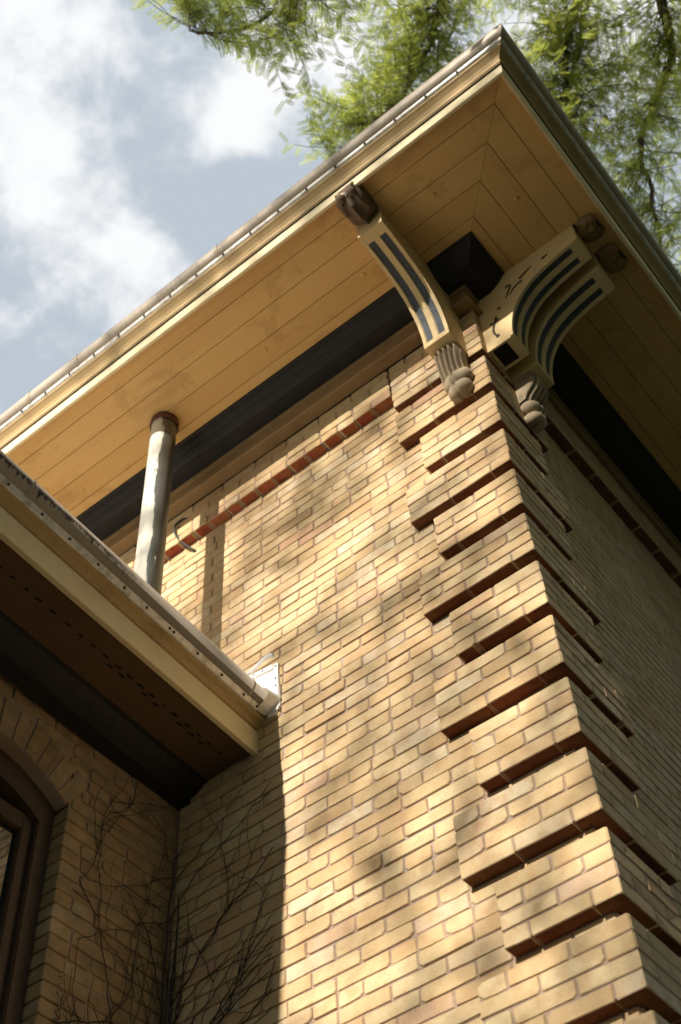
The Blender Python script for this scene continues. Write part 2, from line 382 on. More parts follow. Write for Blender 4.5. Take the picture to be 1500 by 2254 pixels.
def corner_geo(a, b, h, seed, red=False):
    r = random.Random(seed); e = .0045; J = lambda: r.uniform(-.0022, .0022)
    pl = [(-a, .004), (-a + .004, 0), (-.006 + J(), J()), (J(), .006 + J()), (0, b - .004), (-.004, b), (-a, b)]
    ins = [(.0, .0), (.002, .003), (-.003, .003), (-.003, .003), (-.003, -.002), (0, 0), (0, 0)]
    V = []
    for z, q in ((0, 1), (e, 0), (h - e, 0), (h, 1)):
        for (x, y), (dx, dy) in zip(pl, ins): V.append((x + dx * q, y + dy * q, z + J() * .5))
    n = 7; F = [tuple(range(n - 1, -1, -1)), tuple(range(3 * n, 4 * n))]; I = [1 if red else 0, 0]
    for k in range(3):
        for i in range(n): F.append((k * n + i, k * n + (i + 1) % n, (k + 1) * n + (i + 1) % n, (k + 1) * n + i)); I.append(0)
    return V, F, I
_bc = {}
def brick_mesh(L, h, D, red, var, mt=None):
    mt = mt or M_BRICK; Lk = round(L, 2); key = (Lk, round(D, 2), red, var, mt.name)
    if key not in _bc:
        V, F, I = brick_geo(Lk, .0712 - GAP, D, sum(map(ord, repr(key))) * 31 + var, red)
        _bc[key] = mesh('brick', V, F, [mt, M_BELTRED if mt is M_BUFF2 else M_BRICKRED], I)
    return _bc[key], L / Lk, (h - GAP) / (.0712 - GAP)
def place_brick(parent, face, t, depth, z, L, h, D=.07, red=False, name='brick', jit=.0022, mats=None):
    """face 'f': wall facing -y, t = x of centre; face 's': wall facing +x, t = y of centre"""
    me, sx, sz = brick_mesh(L - .008, h, D, red, random.randrange(7), mats)
    d = depth + random.uniform(-jit, jit) * (1 if face == 'f' or mats else .25); z += random.uniform(-.0012, .0012)
    o = bpy.data.objects.new(name, me); COL.objects.link(o)
    o.parent = parent; o.matrix_parent_inverse = Matrix.Translation((0, 0, -GZ)) if parent is HOUSE else Matrix()
    if face == 'f': o.location = (t, d, z + GAP / 2)
    else: o.location = (d, t, z + GAP / 2)
    o.rotation_euler = (random.uniform(-.006, .006), random.uniform(-.0045, .0045), random.uniform(-.005, .005) if face == 'f' else math.pi / 2 + random.uniform(0, .004))
    o.scale = (sx, 1, sz); return o
def bake_brick(mb, face, t, depth, z, L, h, D=.07, red=False):
    V, F, I = brick_geo(L - .008, h - GAP, D, random.randrange(1 << 30), red)
    d = depth + random.uniform(-.0022, .0022) * (1 if face == 'f' else .25); ry = random.uniform(-.0045, .0045)
    W = []
    for x, y, zz in V:
        zz2 = zz + x * ry
        W.append((t + x, d + y, z + GAP / 2 + zz2) if face == 'f' else (d - y, t + x, z + GAP / 2 + zz2))
    mb.add(W, F, I)

def row_layout(a, b, off, L=.25):
    """split [a,b] into bricks, running bond with offset; returns (centre, length)"""
    out = []; edges = [a]
    k = math.floor((a - off) / L) + 1; e = off + k * L
    while e < b - .03:
        if e - a > .035: edges.append(e + random.uniform(-.007, .007))
        e += L
    edges.append(b)
    for i in range(len(edges) - 1):
        p, q = edges[i], edges[i + 1]
        if q - p > .2 and random.random() < .07:       # now and then two headers
            m = (p + q) / 2; out += [((p + m) / 2, m - p), ((m + q) / 2, q - m)]
        else: out.append(((p + q) / 2, q - p))
    return out
def qlen_f(k): return .609 if k % 2 == 1 or k == 0 else .478
def qlen_s(k): return .575 if k % 2 == 1 or k == 0 else .46
WINGX = -2.15

# --- front wall (faces -y)
fw = MB(); fw.box((-6, WD + .007, GZ), (-.072, .36, ZFR)); 
FRONT = part('front_wall', fw, M_MORTAR)
sw = MB(); sw.box((-.36, .361, GZ), (-WD - .0035, 7.0, ZFR)); sw.box((-.0719, WD + .0072, GZ), (-.0718, .3, GZ + .01))
SIDE = part('side_wall', sw, M_MORTAR)
def size_of(face, t, z, L):
    p = (t, WD, z) if face == 'f' else (-WD, t, z)
    d = Vector((L, 0, 0)) if face == 'f' else Vector((0, L, 0))
    a = project(p); b = project(Vector(p) + d); c = project(Vector(p) + Vector((0, 0, .07)))
    if a[2] < .2 or not (-60 < a[0] < PW + 60 and -60 < a[1] < PH + 60): return 0
    return abs((b[0] - a[0]) * (c[1] - a[1]) - (b[1] - a[1]) * (c[0] - a[0]))
def wall_bricks(face, parent, rows, nmax):
    allb = []
    for (z, h, t, L) in rows: allb.append((size_of(face, t, z, L), z, h, t, L))
    allb.sort(key=lambda q: -q[0])
    dep = WD if face == 'f' else -WD
    for q in allb[:nmax]: place_brick(parent, face, q[3], dep, q[1], q[4], q[2])
    mb = MB()
    for q in allb[nmax:]: bake_brick(mb, face, q[3], dep, q[1], q[4], q[2])
    o = mb.build('far_brick', [M_BRICK, M_BRICKRED], parent); o['kind'] = 'stuff'
rows = []; rows_s = []
for i, (z, h, k, r) in enumerate(courses):
    if k == 0 and r >= 2: continue
    off = (.125 if i % 2 else 0) + random.uniform(-.012, .012)
    recessed = (r == 4)
    x1 = -WD - .005 if recessed else -qlen_f(k) - .002
    x0 = WINGX + .002 if z < 4.30 else -3.75
    rows += [(z, h, t, L) for t, L in row_layout(x0, x1, off)]
    y0 = WD + .005 if recessed else qlen_s(k) + .002
    rows_s += [(z, h, t, L) for t, L in row_layout(y0, 3.4, off + .06)]
wall_bricks('f', FRONT, rows, 300)
wall_bricks('s', SIDE, rows_s, 180)

# --- quoins: each block four courses, alternately long and short
for k in range(0, len(ZB)):
    nr = 4 if k else 6
    c = (ZB[k - 1] - ZB[k]) / 5 if k else cT
    lf, ls = qlen_f(k), qlen_s(k)
    core = MB(); z0, z1 = ZB[k] + .014, ZB[k] + nr * c - .004
    core.box((-lf + .008, .007, z0), (-.0035, WD + .03, z1)); core.box((-WD - .03, WD + .0302, z0), (-.0035, ls - .008, z1))
    Q = part('quoin_block', core, M_MORTAR)
    for r in range(nr):
        z = ZB[k] + r * c; red = (r == 0)
        A = (r % 2 == 0)
        ca, cb = (.115, .235) if A else (.235, .115)
        V, F, I = corner_geo(ca - .004, cb - .004, c - GAP, 100 * k + r, red)
        o = obj('corner_brick', mesh('corner_brick', V, F, [M_BRICK, M_BRICKRED], I), Q, (random.uniform(-.0003, .0012), random.uniform(-.0015, .0015), z + GAP / 2))
        # front face run
        rem = lf - ca; ls_ = ([.25, rem - .25] if rem > .30 else [rem])
        if not A and rem > .3: ls_ = [.25, rem - .25]
        x = -ca
        for L in ls_:
            place_brick(Q, 'f', x - L / 2, 0.0, z, L, c, D=.075, red=red, name='quoin_brick', jit=.0014); x -= L
        rem = ls - cb; ls_ = ([.235, rem - .235] if rem > .29 else [rem]); y = cb
        for L in ls_:
            place_brick(Q, 's', y + L / 2, -.0012, z, L, c, D=.075, red=red, name='quoin_brick', jit=.0003); y += L
# --- belt course under the frieze, flush with the quoins
bc = MB(); bc.box((-3.8, .007, ZBELT + .014), (-.62, WD + .03, ZFR)); BELT = part('belt_course', bc, M_MORTAR)
bc2 = MB(); bc2.box((-WD - .03, .585, ZBELT + .014), (-.0035, 3.6, ZFR)); BELT2 = part('belt_course', bc2, M_MORTAR)
for r in range(4):
    z = ZBELT + r * cT; off = .12 * (r % 2)
    if r == 0: lay = row_layout(-3.75, -.611, 0, .125)
    else: lay = row_layout(-3.75, -.611, off)
    for t, L in lay: place_brick(BELT, 'f', t, 0.0, z, L, cT, D=.075, red=(r == 0), name='belt_brick', mats=M_BUFF2)
    for t, L in row_layout(.577, 3.4, off): place_brick(BELT2, 's', t, 0.0, z, L, cT, D=.075, red=(r == 0), name='belt_brick')

# ------------------------------------------------------------------ main eave
EY = -0.05                                   # eave lines are set out from (0, EY)
XE, YE = -4.3, 4.2
def leg_pts(s, z, leg):
    return ((XE, EY - s, z), (s, EY - s, z)) if leg == 0 else ((s, EY - s, z), (s, YE, z))
def moulding(name, prof, mat, closed=False, smooth=False, label=None):
    os_ = []
    for leg in (0, 1):
        V = []; F = []
        for s, z in prof:
            a, b = leg_pts(s, z, leg); V += [a, b]
        n = len(prof)
        for i in range(n if closed else n - 1):
            j = (i + 1) % n; F.append((2 * i, 2 * i + 1, 2 * j + 1, 2 * j))
        m = mat[leg] if isinstance(mat, tuple) else mat
        os_.append(part(name, MB().add(V, F), m, smooth, label))
    return os_
ZS = 6.97
moulding('frieze_board', [(-.047, 6.7035), (.026, 6.704), (.034, 6.712), (.034, 6.724), (.026, 6.732), (.014, 6.737), (.012, 6.745), (.012, 6.836), (.026, 6.840), (.030, 6.852), (.030, 6.866), (.02, 6.87), (-.02, 6.87)], M_OCHRE)
moulding('crown_moulding', [(.0, 6.862), (.118, 6.862), (.121, 6.870), (.133, 6.876), (.150, 6.884), (.158, 6.893), (.166, 6.897), (.170, 6.906), (.196, 6.930), (.214, 6.955), (.224, 6.958), (.228, 6.972), (.0, 6.975)], M_BLACK)
# tongue-and-groove soffit boards, mitred at the corner
SB = [.16, .29, .442, .600, .752, .872]
for leg in (0, 1):
    for a, b in zip(SB[:-1], SB[1:]):
        a2, b2 = a + .0014, b - .0014; dz = random.uniform(-.001, .001)
        P = [leg_pts(a2, ZS + dz, leg)[0], leg_pts(a2, ZS + dz, leg)[1], leg_pts(b2, ZS + dz, leg)[1], leg_pts(b2, ZS + dz, leg)[0]]
        # chamfered lower edges: inner ring lower, outer ring 3 mm up, then the back
        def ring(e, zz):
            q = []
            for (s, lo) in ((a2 + e, 0), (a2 + e, 1), (b2 - e, 1), (b2 - e, 0)):
                p = list(leg_pts(s, zz, leg)[lo])
                mi = 1 if leg == 0 else 0
                if lo == mi: p[0 if leg == 0 else 1] += (-.0015 if leg == 0 else .0015)
                q.append(tuple(p))
            return q
        V = ring(.003, ZS + dz) + ring(0, ZS + dz + .003) + ring(0, ZS + .02)
        F = [(0, 1, 2, 3), (8, 11, 10, 9)] + [(4 * k + i, 4 * k + (i + 1) % 4, 4 * k + 4 + (i + 1) % 4, 4 * k + 4 + i) for k in (0, 1) for i in range(4)]
        part('soffit_board', MB().add(V, F), M_SOFFITL[leg])
bk = MB(); bk.box((XE, EY - .9, ZS + .022), (.9, .3, ZS + .03)); bk.box((-.3, .301, ZS + .022), (.9, YE, ZS + .03)); part('soffit_backing', bk, M_DARKHOLE)
for (x, y) in ((-.414, -.453), (-1.171, -.437), (.193, -.591), (.538, -.274), (-2.742, -.411)):
    m = MB(); nn = 10; V = []; F = []
    for rr, zz in ((.017, ZS), (.015, ZS - .004), (.006, ZS - .007)):
        V += [(x + rr * math.cos(6.2832 * i / nn), y + rr * math.sin(6.2832 * i / nn), zz) for i in range(nn)]
    F = [(k * nn + i, k * nn + (i + 1) % nn, (k + 1) * nn + (i + 1) % nn, (k + 1) * nn + i) for k in (0, 1) for i in range(nn)] + [tuple(range(2 * nn, 3 * nn))]
    part('soffit_plug', m.add(V, F), M_SOFFIT)
moulding('fascia_board', [(.866, 6.975), (.866, 6.927), (.869, 6.923), (.884, 6.923), (.887, 6.927), (.894, 6.992), (.890, 6.998), (.86, 6.999)], M_FASCIA)
moulding('eave_moulding', [(.85, 7.000), (.876, 7.001), (.880, 7.020), (.894, 7.024), (.902, 7.032), (.902, 7.044), (.895, 7.050), (.899, 7.066), (.912, 7.083), (.932, 7.098), (.946, 7.106), (.950, 7.124), (.90, 7.135)], M_MOULD)
moulding('drip_edge', [(.936, 7.117), (.957, 7.119), (.9625, 7.123), (.968, 7.142), (.962, 7.147)], M_ZINC)
moulding('gutter', [(.955, 7.136), (.972, 7.139), (.985, 7.146), (.996, 7.158), (1.003, 7.176), (1.004, 7.196), (.998, 7.217), (.985, 7.234), (.967, 7.244), (.94, 7.246), (.92, 7.22)], (M_GUTTER_X, M_GUTTER_Y), smooth=True)
# clips along the drip edge and seams of the gutter
for x in [-2.9 + i * .21 for i in range(18)]:
    c = MB(); c.box((x, EY - .9685, 7.119), (x + .012, EY - .958, 7.1415)); part('drip_clip', c, M_RIVET)
for x in (-1.05, -2.62, -2.2):
    c = MB(); V = []; F = []
    pr = [(.957, 7.137), (.974, 7.136), (.988, 7.144), (1.0, 7.157), (1.0065, 7.176), (1.0075, 7.196), (1.001, 7.219), (.987, 7.237)]
    for s, z in pr: V += [(x, EY - s, z), (x + .03, EY - s, z)]
    F = [(2 * i, 2 * i + 1, 2 * i + 3, 2 * i + 2) for i in range(len(pr) - 1)]
    part('gutter_seam', c.add(V, F), M_GUTTER_X)
# hipped roof above
rf = MB(); s0, z0_, s1, z1_ = .955, 7.242, -2.6, 8.55
rf.add([(XE, EY - s0, z0_), (s0, EY - s0, z0_), (s1, EY - s1, z1_), (XE, EY - s1, z1_), (s0, YE, z0_), (s1, YE, z1_)], [(0, 1, 2, 3), (1, 4, 5, 2)])
rf.add([(XE, EY - s0, z0_ - .03), (s0, EY - s0, z0_ - .03), (s1, EY - s1, z0_ - .03), (XE, EY - s1, z0_ - .03), (s0, YE, z0_ - .03), (s1, YE, z0_ - .03)], [(0, 3, 2, 1), (1, 2, 5, 4)])
part('roof', rf, M_ROOF)

# ------------------------------------------------------------------ eave brackets
PROF = [(.17, 6.300), (.172, 6.345), (.178, 6.40), (.188, 6.45), (.204, 6.51), (.227, 6.56), (.258, 6.61), (.300, 6.66), (.350, 6.70), (.410, 6.73), (.480, 6.755), (.560, 6.776), (.630, 6.790), (.69, 6.800)]
def bracket(name, place, W, kx, scroll, label, hollow=False, lf=(.90, 1.0)):
    """place(o, w, z): o outward from the wall, w along the wall (0..W)"""
    B = holder(name); B['label'] = label
    prof = [(o * kx, z) for o, z in PROF]
    rec = .010                                   # depth of the painted channels
    n = len(prof)
    N = []
    for i in range(n):
        a = prof[max(i - 1, 0)]; b = prof[min(i + 1, n - 1)]; t = Vector((b[0] - a[0], b[1] - a[1])).normalized(); N.append(Vector((t.y, -t.x)))
    # body: core set back by the channel depth
    core = [(prof[i][0] - N[i].x * rec, prof[i][1] - N[i].y * rec) for i in range(n)]
    loop = [(.0, 6.312)] + [(core[0][0], 6.312)] + core[1:-1] + [(core[-1][0] - .0, core[-1][1])] + [(core[-1][0], ZS - .002), (.0, ZS - .002)]
    def ext(lp, w0, w1):
        V = [place(o, w0, z) for o, z in lp] + [place(o, w1, z) for o, z in lp]; m = len(lp)
        F = [tuple(range(m)), tuple(range(2 * m - 1, m - 1, -1))] + [(i, m + i, m + (i + 1) % m, (i + 1) % m) for i in range(m)]
        return V, F
    body = MB(); body.add(*ext(loop, .002, W - .002))
    b_ = body.build('body', M_CREAM, B)
    # rails standing proud of the core along the curve
    chw = W * .27; mar = W * .125; mid = W - 2 * mar - 2 * chw
    def strip(i0, i1, w0, w1, d):
        lp = [prof[i] if d == 0 else (prof[i][0] - N[i].x * d, prof[i][1] - N[i].y * d) for i in range(i0, i1 + 1)]
        back = [(prof[i][0] - N[i].x * (rec + .008), prof[i][1] - N[i].y * (rec + .008)) for i in range(i1, i0 - 1, -1)]
        return ext(lp + back, w0, w1)
    for w0, w1 in ((0, mar), (mar + chw, mar + chw + mid), (W - mar, W)):
        MB().add(*strip(0, n - 1, w0, w1, 0)).build('rail', M_CREAM, B)
    for i0, i1 in ((0, 1), (n - 2, n - 1)):
        for w0 in (mar, mar + chw + mid):
            MB().add(*strip(i0, i1, w0 + .0004, w0 + chw - .0004, .001)).build('rail_end', M_CREAM, B)
    for w0 in (mar, mar + chw + mid):
        MB().add(*strip(1, n - 2, w0 + .004, w0 + chw - .004, rec - .003)).build('panel', M_BLUE, B)
    # side rails of the head and the foot slab
    head = [(prof[-1][0] - .004, prof[-1][1] + .0), (prof[-1][0] + .002, prof[-1][1] + .002), (prof[-1][0] + .002, ZS - .001), (prof[-1][0] - .02, ZS - .001)]
    MB().add(*ext(head, 0, W)).build('head', M_CREAM, B)
    foot = MB()
    if hollow:
        for w0, w1 in ((0, .012), (W - .012, W)): foot.add(*ext([(0, 6.300), (prof[0][0], 6.300), (prof[0][0], 6.315), (0, 6.315)], w0, w1))
        foot.add(*ext([(prof[0][0] - .05, 6.3), (prof[0][0] - .001, 6.3), (prof[0][0] - .001, 6.315), (prof[0][0] - .05, 6.315)], .012, W - .012))
    else: foot.add(*ext([(0, 6.300), (prof[0][0] + .002, 6.300), (prof[0][0] + .002, 6.3125), (0, 6.3125)], .0005, W - .0005))
    foot.build('foot', M_CREAM, B)
    if hollow:
        h = MB(); h.add(*ext([(.02, 6.3115), (prof[0][0] - .055, 6.3115), (prof[0][0] - .055, 6.3122), (.02, 6.3122)], .012, W - .012)); h.build('hollow', M_DARKHOLE, B)  # dark sheet for the shade inside the open foot
    # carved leaf hanging under the soffit in front of the bracket head
    def leaf():
        mb = MB(); nu, nv = 26, 33; V = []; o0, o1 = .70 * kx, lf[0] * kx
        for iu in range(nu):
            u = iu / (nu - 1)
            for iv in range(nv):
                v = iv / (nv - 1); a = math.pi * v
                wid = W * (.5 + .04 * math.sin(math.pi * u)) * (1 if u < .8 else 1 - .25 * (u - .8) / .2)
                depth = .045 + .085 * math.sin(math.pi * min(1, u * .75 + .12)) 
                rib = .020 * (1 - 2 * abs(math.sin(v * math.pi * 4 + (u - .5) * (v - .5) * 9)) ** .6) * math.sin(math.pi * v) + .007 * math.sin(u * 15 + v * 6)
                d = (depth + rib) * math.sin(a) ** .7 * lf[1]
                V.append(place(o0 + (o1 - o0) * u + .012 * math.sin(v * 9), W / 2 - math.cos(a) * wid, ZS - .004 - d))
        F = [(i * nv + j, i * nv + j + 1, (i + 1) * nv + j + 1, (i + 1) * nv + j) for i in range(nu - 1) for j in range(nv - 1)]
        mb.add(V, F + [tuple(range(nv)), tuple((nu - 1) * nv + j for j in range(nv - 1, -1, -1))])
        # two curled tips near the fascia
        for cw in ((.28, .74) if lf[1] == 1.0 else ()):
            V = []; n1, n2 = 10, 8
            for i in range(n1):
                th = math.pi * i / (n1 - 1)
                for j in range(n2):
                    ph = 2 * math.pi * j / n2
                    V.append(place(o1 - .012 + .030 * math.cos(th), W * cw + .027 * math.sin(th) * math.cos(ph), ZS - .075 * lf[1] + .032 * lf[1] * math.sin(th) * math.sin(ph)))
            mb.add(V, [(i * n2 + j, i * n2 + (j + 1) % n2, (i + 1) * n2 + (j + 1) % n2, (i + 1) * n2 + j) for i in range(n1 - 1) for j in range(n2)])
        return mb
    leaf().build('carved_leaf', M_LEAFCARVE if lf[1] == 1.0 else M_LEAFDARK, B, True)
    if scroll:
        # ribbed drop under the foot, pinched and ending in two rolled buds
        mb = MB(); nu, nv = 22, 41; V = []
        for iu in range(nu):
            u = iu / (nu - 1); z = 6.301 - u * .225
            dep = .125 + .022 * math.sin(math.pi * min(1, u * 1.25)) - .070 * u ** 2.2
            hw = W * (.475 - .05 * u ** 2)
            for iv in range(nv):
                v = iv / (nv - 1)
                flute = abs(math.sin((v + .10 * u) * math.pi * 5))
                d = dep * (.56 + .44 * flute ** .5) * (1 - .22 * (2 * v - 1) ** 4) - .012 * (1 - flute) 
                V.append(place(d + .004 * math.sin(u * 7 + v * 3), W / 2 + (2 * v - 1) * hw * 1.0 + .006 * math.sin(u * 5), z))
        F = [(i * nv + j, i * nv + j + 1, (i + 1) * nv + j + 1, (i + 1) * nv + j) for i in range(nu - 1) for j in range(nv - 1)]
        mb.add(V, F)
        for side in (0, nv - 1):      # close the sides back to the wall
            W2 = [V[i * nv + side] for i in range(nu)]
            Wb = [place(0.0, (.012 if side == 0 else W - .012), 6.301 - i / (nu - 1) * .225) for i in range(nu)]
            mb.add(W2 + Wb, [(i, i + 1, nu + i + 1, nu + i) for i in range(nu - 1)])
        mb.build('ribbed_scroll', M_CARVE, B, True)
        for (zc, rz_, ry_, o_) in ((6.055, .052, .088, .030), (5.965, .047, .072, .026)):
            mb = MB(); V = []; n1, n2 = 25, 16
            for i in range(n1):
                a = -1 + 2 * i / (n1 - 1)
                prof_r = (1 - abs(a) ** 2.6) ** .5 if abs(a) < 1 else 0
                crease = 1 - .26 * math.exp(-((a + .12) / .07) ** 2)
                for j in range(n2):
                    ph = 2 * math.pi * j / n2
                    rr = prof_r * crease * (1 + .05 * math.cos(ph * 3 + a * 4))
                    V.append(place(o_ + .062 * rr * math.cos(ph) , W * .55 + a * ry_, zc + a * .016 + rz_ * rr * math.sin(ph)))
            mb.add(V, [(i * n2 + j, i * n2 + (j + 1) % n2, (i + 1) * n2 + (j + 1) % n2, (i + 1) * n2 + j) for i in range(n1 - 1) for j in range(n2)])
            mb.build('rolled_bud', M_CARVE, B, True)
    return B, ext
BX0, BW = -.254, .166
Bf, _ = bracket('bracket', lambda o, w_, z: (BX0 + w_, -o, z), BW, 1.045, True, 'curved cream bracket with two blue channels above a carved scroll, sunlit')
Br1, ext1 = bracket('bracket', lambda o, w_, z: (o, .062 + w_, z), .158, 1.0, False, 'shaded bracket showing its cream side and missing its carved scroll', hollow=True, lf=(.82, .38))
Br2, _ = bracket('bracket', lambda o, w_, z: (o, .297 + w_, z), .176, 1.0, True, 'shaded bracket set behind another, with a carved scroll', lf=(.82, .38))
# dark inlays painting in the shade of cut ornament on the shaded bracket's cheek (front face lies in the plane y = .062)
def inlay(pts, wid):
    mb = MB(); V = []; n = len(pts)
    for i, (x, z) in enumerate(pts):
        a = pts[max(i - 1, 0)]; b = pts[min(i + 1, n - 1)]; t = Vector((b[0] - a[0], b[1] - a[1])).normalized(); q = Vector((-t.y, t.x)) * wid[i]
        V += [(x + q.x, .0600, z + q.y), (x - q.x, .0600, z - q.y), (x + q.x, .066, z + q.y), (x - q.x, .066, z - q.y)]
    F = []
    for i in range(n - 1):
        a = 4 * i; b = a + 4; F += [(a, a + 1, b + 1, b), (a, b, b + 2, a + 2), (a + 1, a + 3, b + 3, b + 1)]
    F += [(0, 2, 3, 1), (4 * n - 4, 4 * n - 3, 4 * n - 1, 4 * n - 2)]
    return mb.add(V, F)
for pts, wd in ((((.086, 6.38), (.082, 6.395), (.076, 6.40)), (.010, .013, .006)), (((.080, 6.395), (.068, 6.43), (.066, 6.47), (.076, 6.51), (.092, 6.54)), (.004, .006, .007, .007, .003)),
                (((.076, 6.525), (.062, 6.545), (.056, 6.54)), (.006, .008, .003)), (((.086, 6.535), (.100, 6.57), (.104, 6.59)), (.006, .007, .002)), (((.095, 6.535), (.118, 6.55)), (.006, .003)),
                (((.128, 6.64), (.142, 6.655)), (.008, .005)), (((.19, 6.70), (.215, 6.75), (.24, 6.79)), (.002, .005, .006)), (((.235, 6.80), (.215, 6.81), (.205, 6.80)), (.008, .010, .004)),
                (((.215, 6.71), (.25, 6.745), (.29, 6.765), (.31, 6.76)), (.002, .005, .006, .010)), (((.30, 6.80), (.35, 6.825), (.39, 6.845)), (.009, .007, .002)), (((.46, 6.84), (.50, 6.85)), (.009, .004))):
    inlay(pts, wd).build('cut_ornament', M_INCISE, Br1)

# ------------------------------------------------------------------ downpipe
PX, PY, PR = -1.985, -.445, .078
pm = MB(); V = []; nn = 28; zz = [4.6 + i * .1 for i in range(24)] + [ZS - .001]
pipe = MB()
for i, z in enumerate(zz):
    for j in range(nn):
        a = 2 * math.pi * j / nn; r = PR * (1 + (.012 if .5 < (a % .785) / .785 < .6 else 0)) * (1 + .004 * math.sin(z * 31 + a * 3)); V.append((r * math.cos(a), r * math.sin(a), z - 6.05))
F = [(i * nn + j, i * nn + (j + 1) % nn, (i + 1) * nn + (j + 1) % nn, (i + 1) * nn + j) for i in range(len(zz) - 1) for j in range(nn)]
pipe.add(V, F)
po = pipe.build('downpipe', M_PIPE, None, True); hp(po); po.location = (PX, PY, 6.05); po['label'] = 'round metal downpipe with peeling cream paint'
cu = MB(); V = []
for r, z in ((PR + .004, ZS - .06), (PR + .012, ZS - .055), (PR + .012, ZS - .03), (PR + .004, ZS - .022), (PR + .006, ZS - .0015)):
    V += [(PX + r * math.cos(2 * math.pi * j / nn), PY + r * math.sin(2 * math.pi * j / nn), z) for j in range(nn)]
cu.add(V, [(i * nn + j, i * nn + (j + 1) % nn, (i + 1) * nn + (j + 1) % nn, (i + 1) * nn + j) for i in range(4) for j in range(nn)])
def rust_mat():
    t = NT('rust_collar'); n = t.noise(t.geo(), 45, 5, .7); c = t.mix(n, (.05, .02, .012), (.20, .07, .03)); t.bump(n, .6, .005); return t.base(c, .85)
M_RUST = rust_mat()
part('pipe_collar', cu, M_RUST, True)

# ------------------------------------------------------------------ the wing
KR = .043; WF = -1.65; YW0, YW1 = WD, -6.6
def wx(s, y): return WF + s + KR * min(WD - y, 2.1)
def wmould(name, prof, mat, smooth=False, y0=WD + .001, y1=YW1, label=None, segs=1):
    V = []; F = []; n = len(prof); ys = [y0, WD - 2.1, y1]; segs = 2
    for y in ys:
        for s, z in prof: V.append((wx(s, y), y, z))
    for k in range(segs):
        for i in range(n - 1): F.append((k * n + i, k * n + i + 1, (k + 1) * n + i + 1, (k + 1) * n + i))
    F.append(tuple(range(n)))
    return part(name, MB().add(V, F), mat, smooth, label)
wmould('wing_fascia', [(-.03, 4.40), (-.03, 4.366), (-.026, 4.363), (-.003, 4.363), (.0, 4.367), (.004, 4.497), (.0, 4.502), (-.03, 4.503)], M_FASCIA, label='pale cream fascia board of the low wing eave')
wmould('wing_moulding', [(-.03, 4.504), (-.008, 4.504), (-.006, 4.512), (.006, 4.515), (.011, 4.522), (.006, 4.529), (.010, 4.536), (.020, 4.543), (.038, 4.547), (.046, 4.553), (.048, 4.565), (0, 4.57)], M_MOULD)
wmould('wing_drip_edge', [(.040, 4.556), (.056, 4.549), (.063, 4.551), (.079, 4.571), (.074, 4.577)], M_ZINC, y0=-.02)
wmould('wing_gutter', [(.066, 4.570), (.084, 4.574), (.098, 4.582), (.111, 4.595), (.119, 4.612), (.121, 4.630), (.114, 4.650), (.100, 4.664), (.08, 4.672), (.05, 4.672)], M_GUTTER_W, True, y0=.045, label='low gutter with a black sooty fringe')
for y in (-.029, -.131, -.296, -.472, -.642, -.671, -.83, -.98, -1.15, -1.33, -1.5, -1.7, -1.85):
    c = MB(); nn = 8; V = []
    for r, d in ((.0075, 0), (.006, .004), (.001, .006)):
        for j in range(nn):
            a = 2 * math.pi * j / nn; q = r * math.cos(a); V.append((wx(.0712 + d * .8 + q * .62, y), y + r * math.sin(a), 4.5605 - d * .6 + q * .78))
    c.add(V, [(k * nn + j, k * nn + (j + 1) % nn, (k + 1) * nn + (j + 1) % nn, (k + 1) * nn + j) for k in (0, 1) for j in range(nn)]); part('rivet', c, M_RIVET)
for y in (-.10, -1.6):
    c = MB(); pr = [(.062, 4.563), (.080, 4.568), (.097, 4.577), (.1125, 4.592), (.122, 4.611), (.124, 4.630), (.117, 4.652)]
    V = []
    for s, z in pr: V += [(wx(s, y), y, z), (wx(s, y - .012), y - .012, z)]
    c.add(V, [(2 * i, 2 * i + 1, 2 * i + 3, 2 * i + 2) for i in range(len(pr) - 1)]); part('gutter_seam', c, M_GUTTER_Y)
# soffit of the wing: boards with a strip of vent slots between
def wboard(s0, s1, z, name='soffit_board', mat=M_WSOFFIT):
    c = MB(); V = []
    for y in (WD, WD - 2.1, YW1):
        for s, zz in ((s0 + .003, z), (s1 - .003, z), (s1, z + .003), (s1, z + .02), (s0, z + .02), (s0, z + .003)): V.append((wx(s, y), y, zz))
    c.add(V, [(6 * q + i, 6 * q + (i + 1) % 6, 6 * q + 6 + (i + 1) % 6, 6 * q + 6 + i) for q in (0, 1) for i in range(6)] + [tuple(range(6)), tuple(range(17, 11, -1))]); return part(name, c, mat)
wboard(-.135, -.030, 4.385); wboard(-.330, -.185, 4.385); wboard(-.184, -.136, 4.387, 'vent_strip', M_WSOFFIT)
sl = MB(); sl.box((-.011, -.022, -.002), (.011, .022, .0)); slm = mesh('vent_slot', sl.V, sl.F, M_DARKHOLE)  # dark plate for the shade in a vent slot
y = -.04
for i in range(22):
    o = obj('vent_slot', slm); hp(o); o.location = (wx(-.150, y), y, 4.3868); o.scale = (random.uniform(.35, .7), random.uniform(.5, .9), 1)
    if random.random() < .35:
        o = obj('vent_slot', slm); hp(o); o.location = (wx(-.174, y - .03), y - .03, 4.3868); o.scale = (.5, random.uniform(.5, .8), 1)
    y -= random.uniform(.07, .095)
wmould('wing_crown', [(-.32, 4.404), (-.32, 4.378), (-.34, 4.374), (-.37, 4.35), (-.40, 4.335), (-.425, 4.325), (-.43, 4.30), (-.52, 4.30)], M_BLACK)
wr = MB(); wr.add([(wx(.06, WD), WD, 4.674), (wx(.06, YW1), YW1, 4.674), (-4.6, YW1, 5.02), (-4.6, WD, 5.02), (-4.6, YW1, 4.4), (-4.6, WD, 4.4)], [(0, 3, 2, 1), (3, 5, 4, 2)])
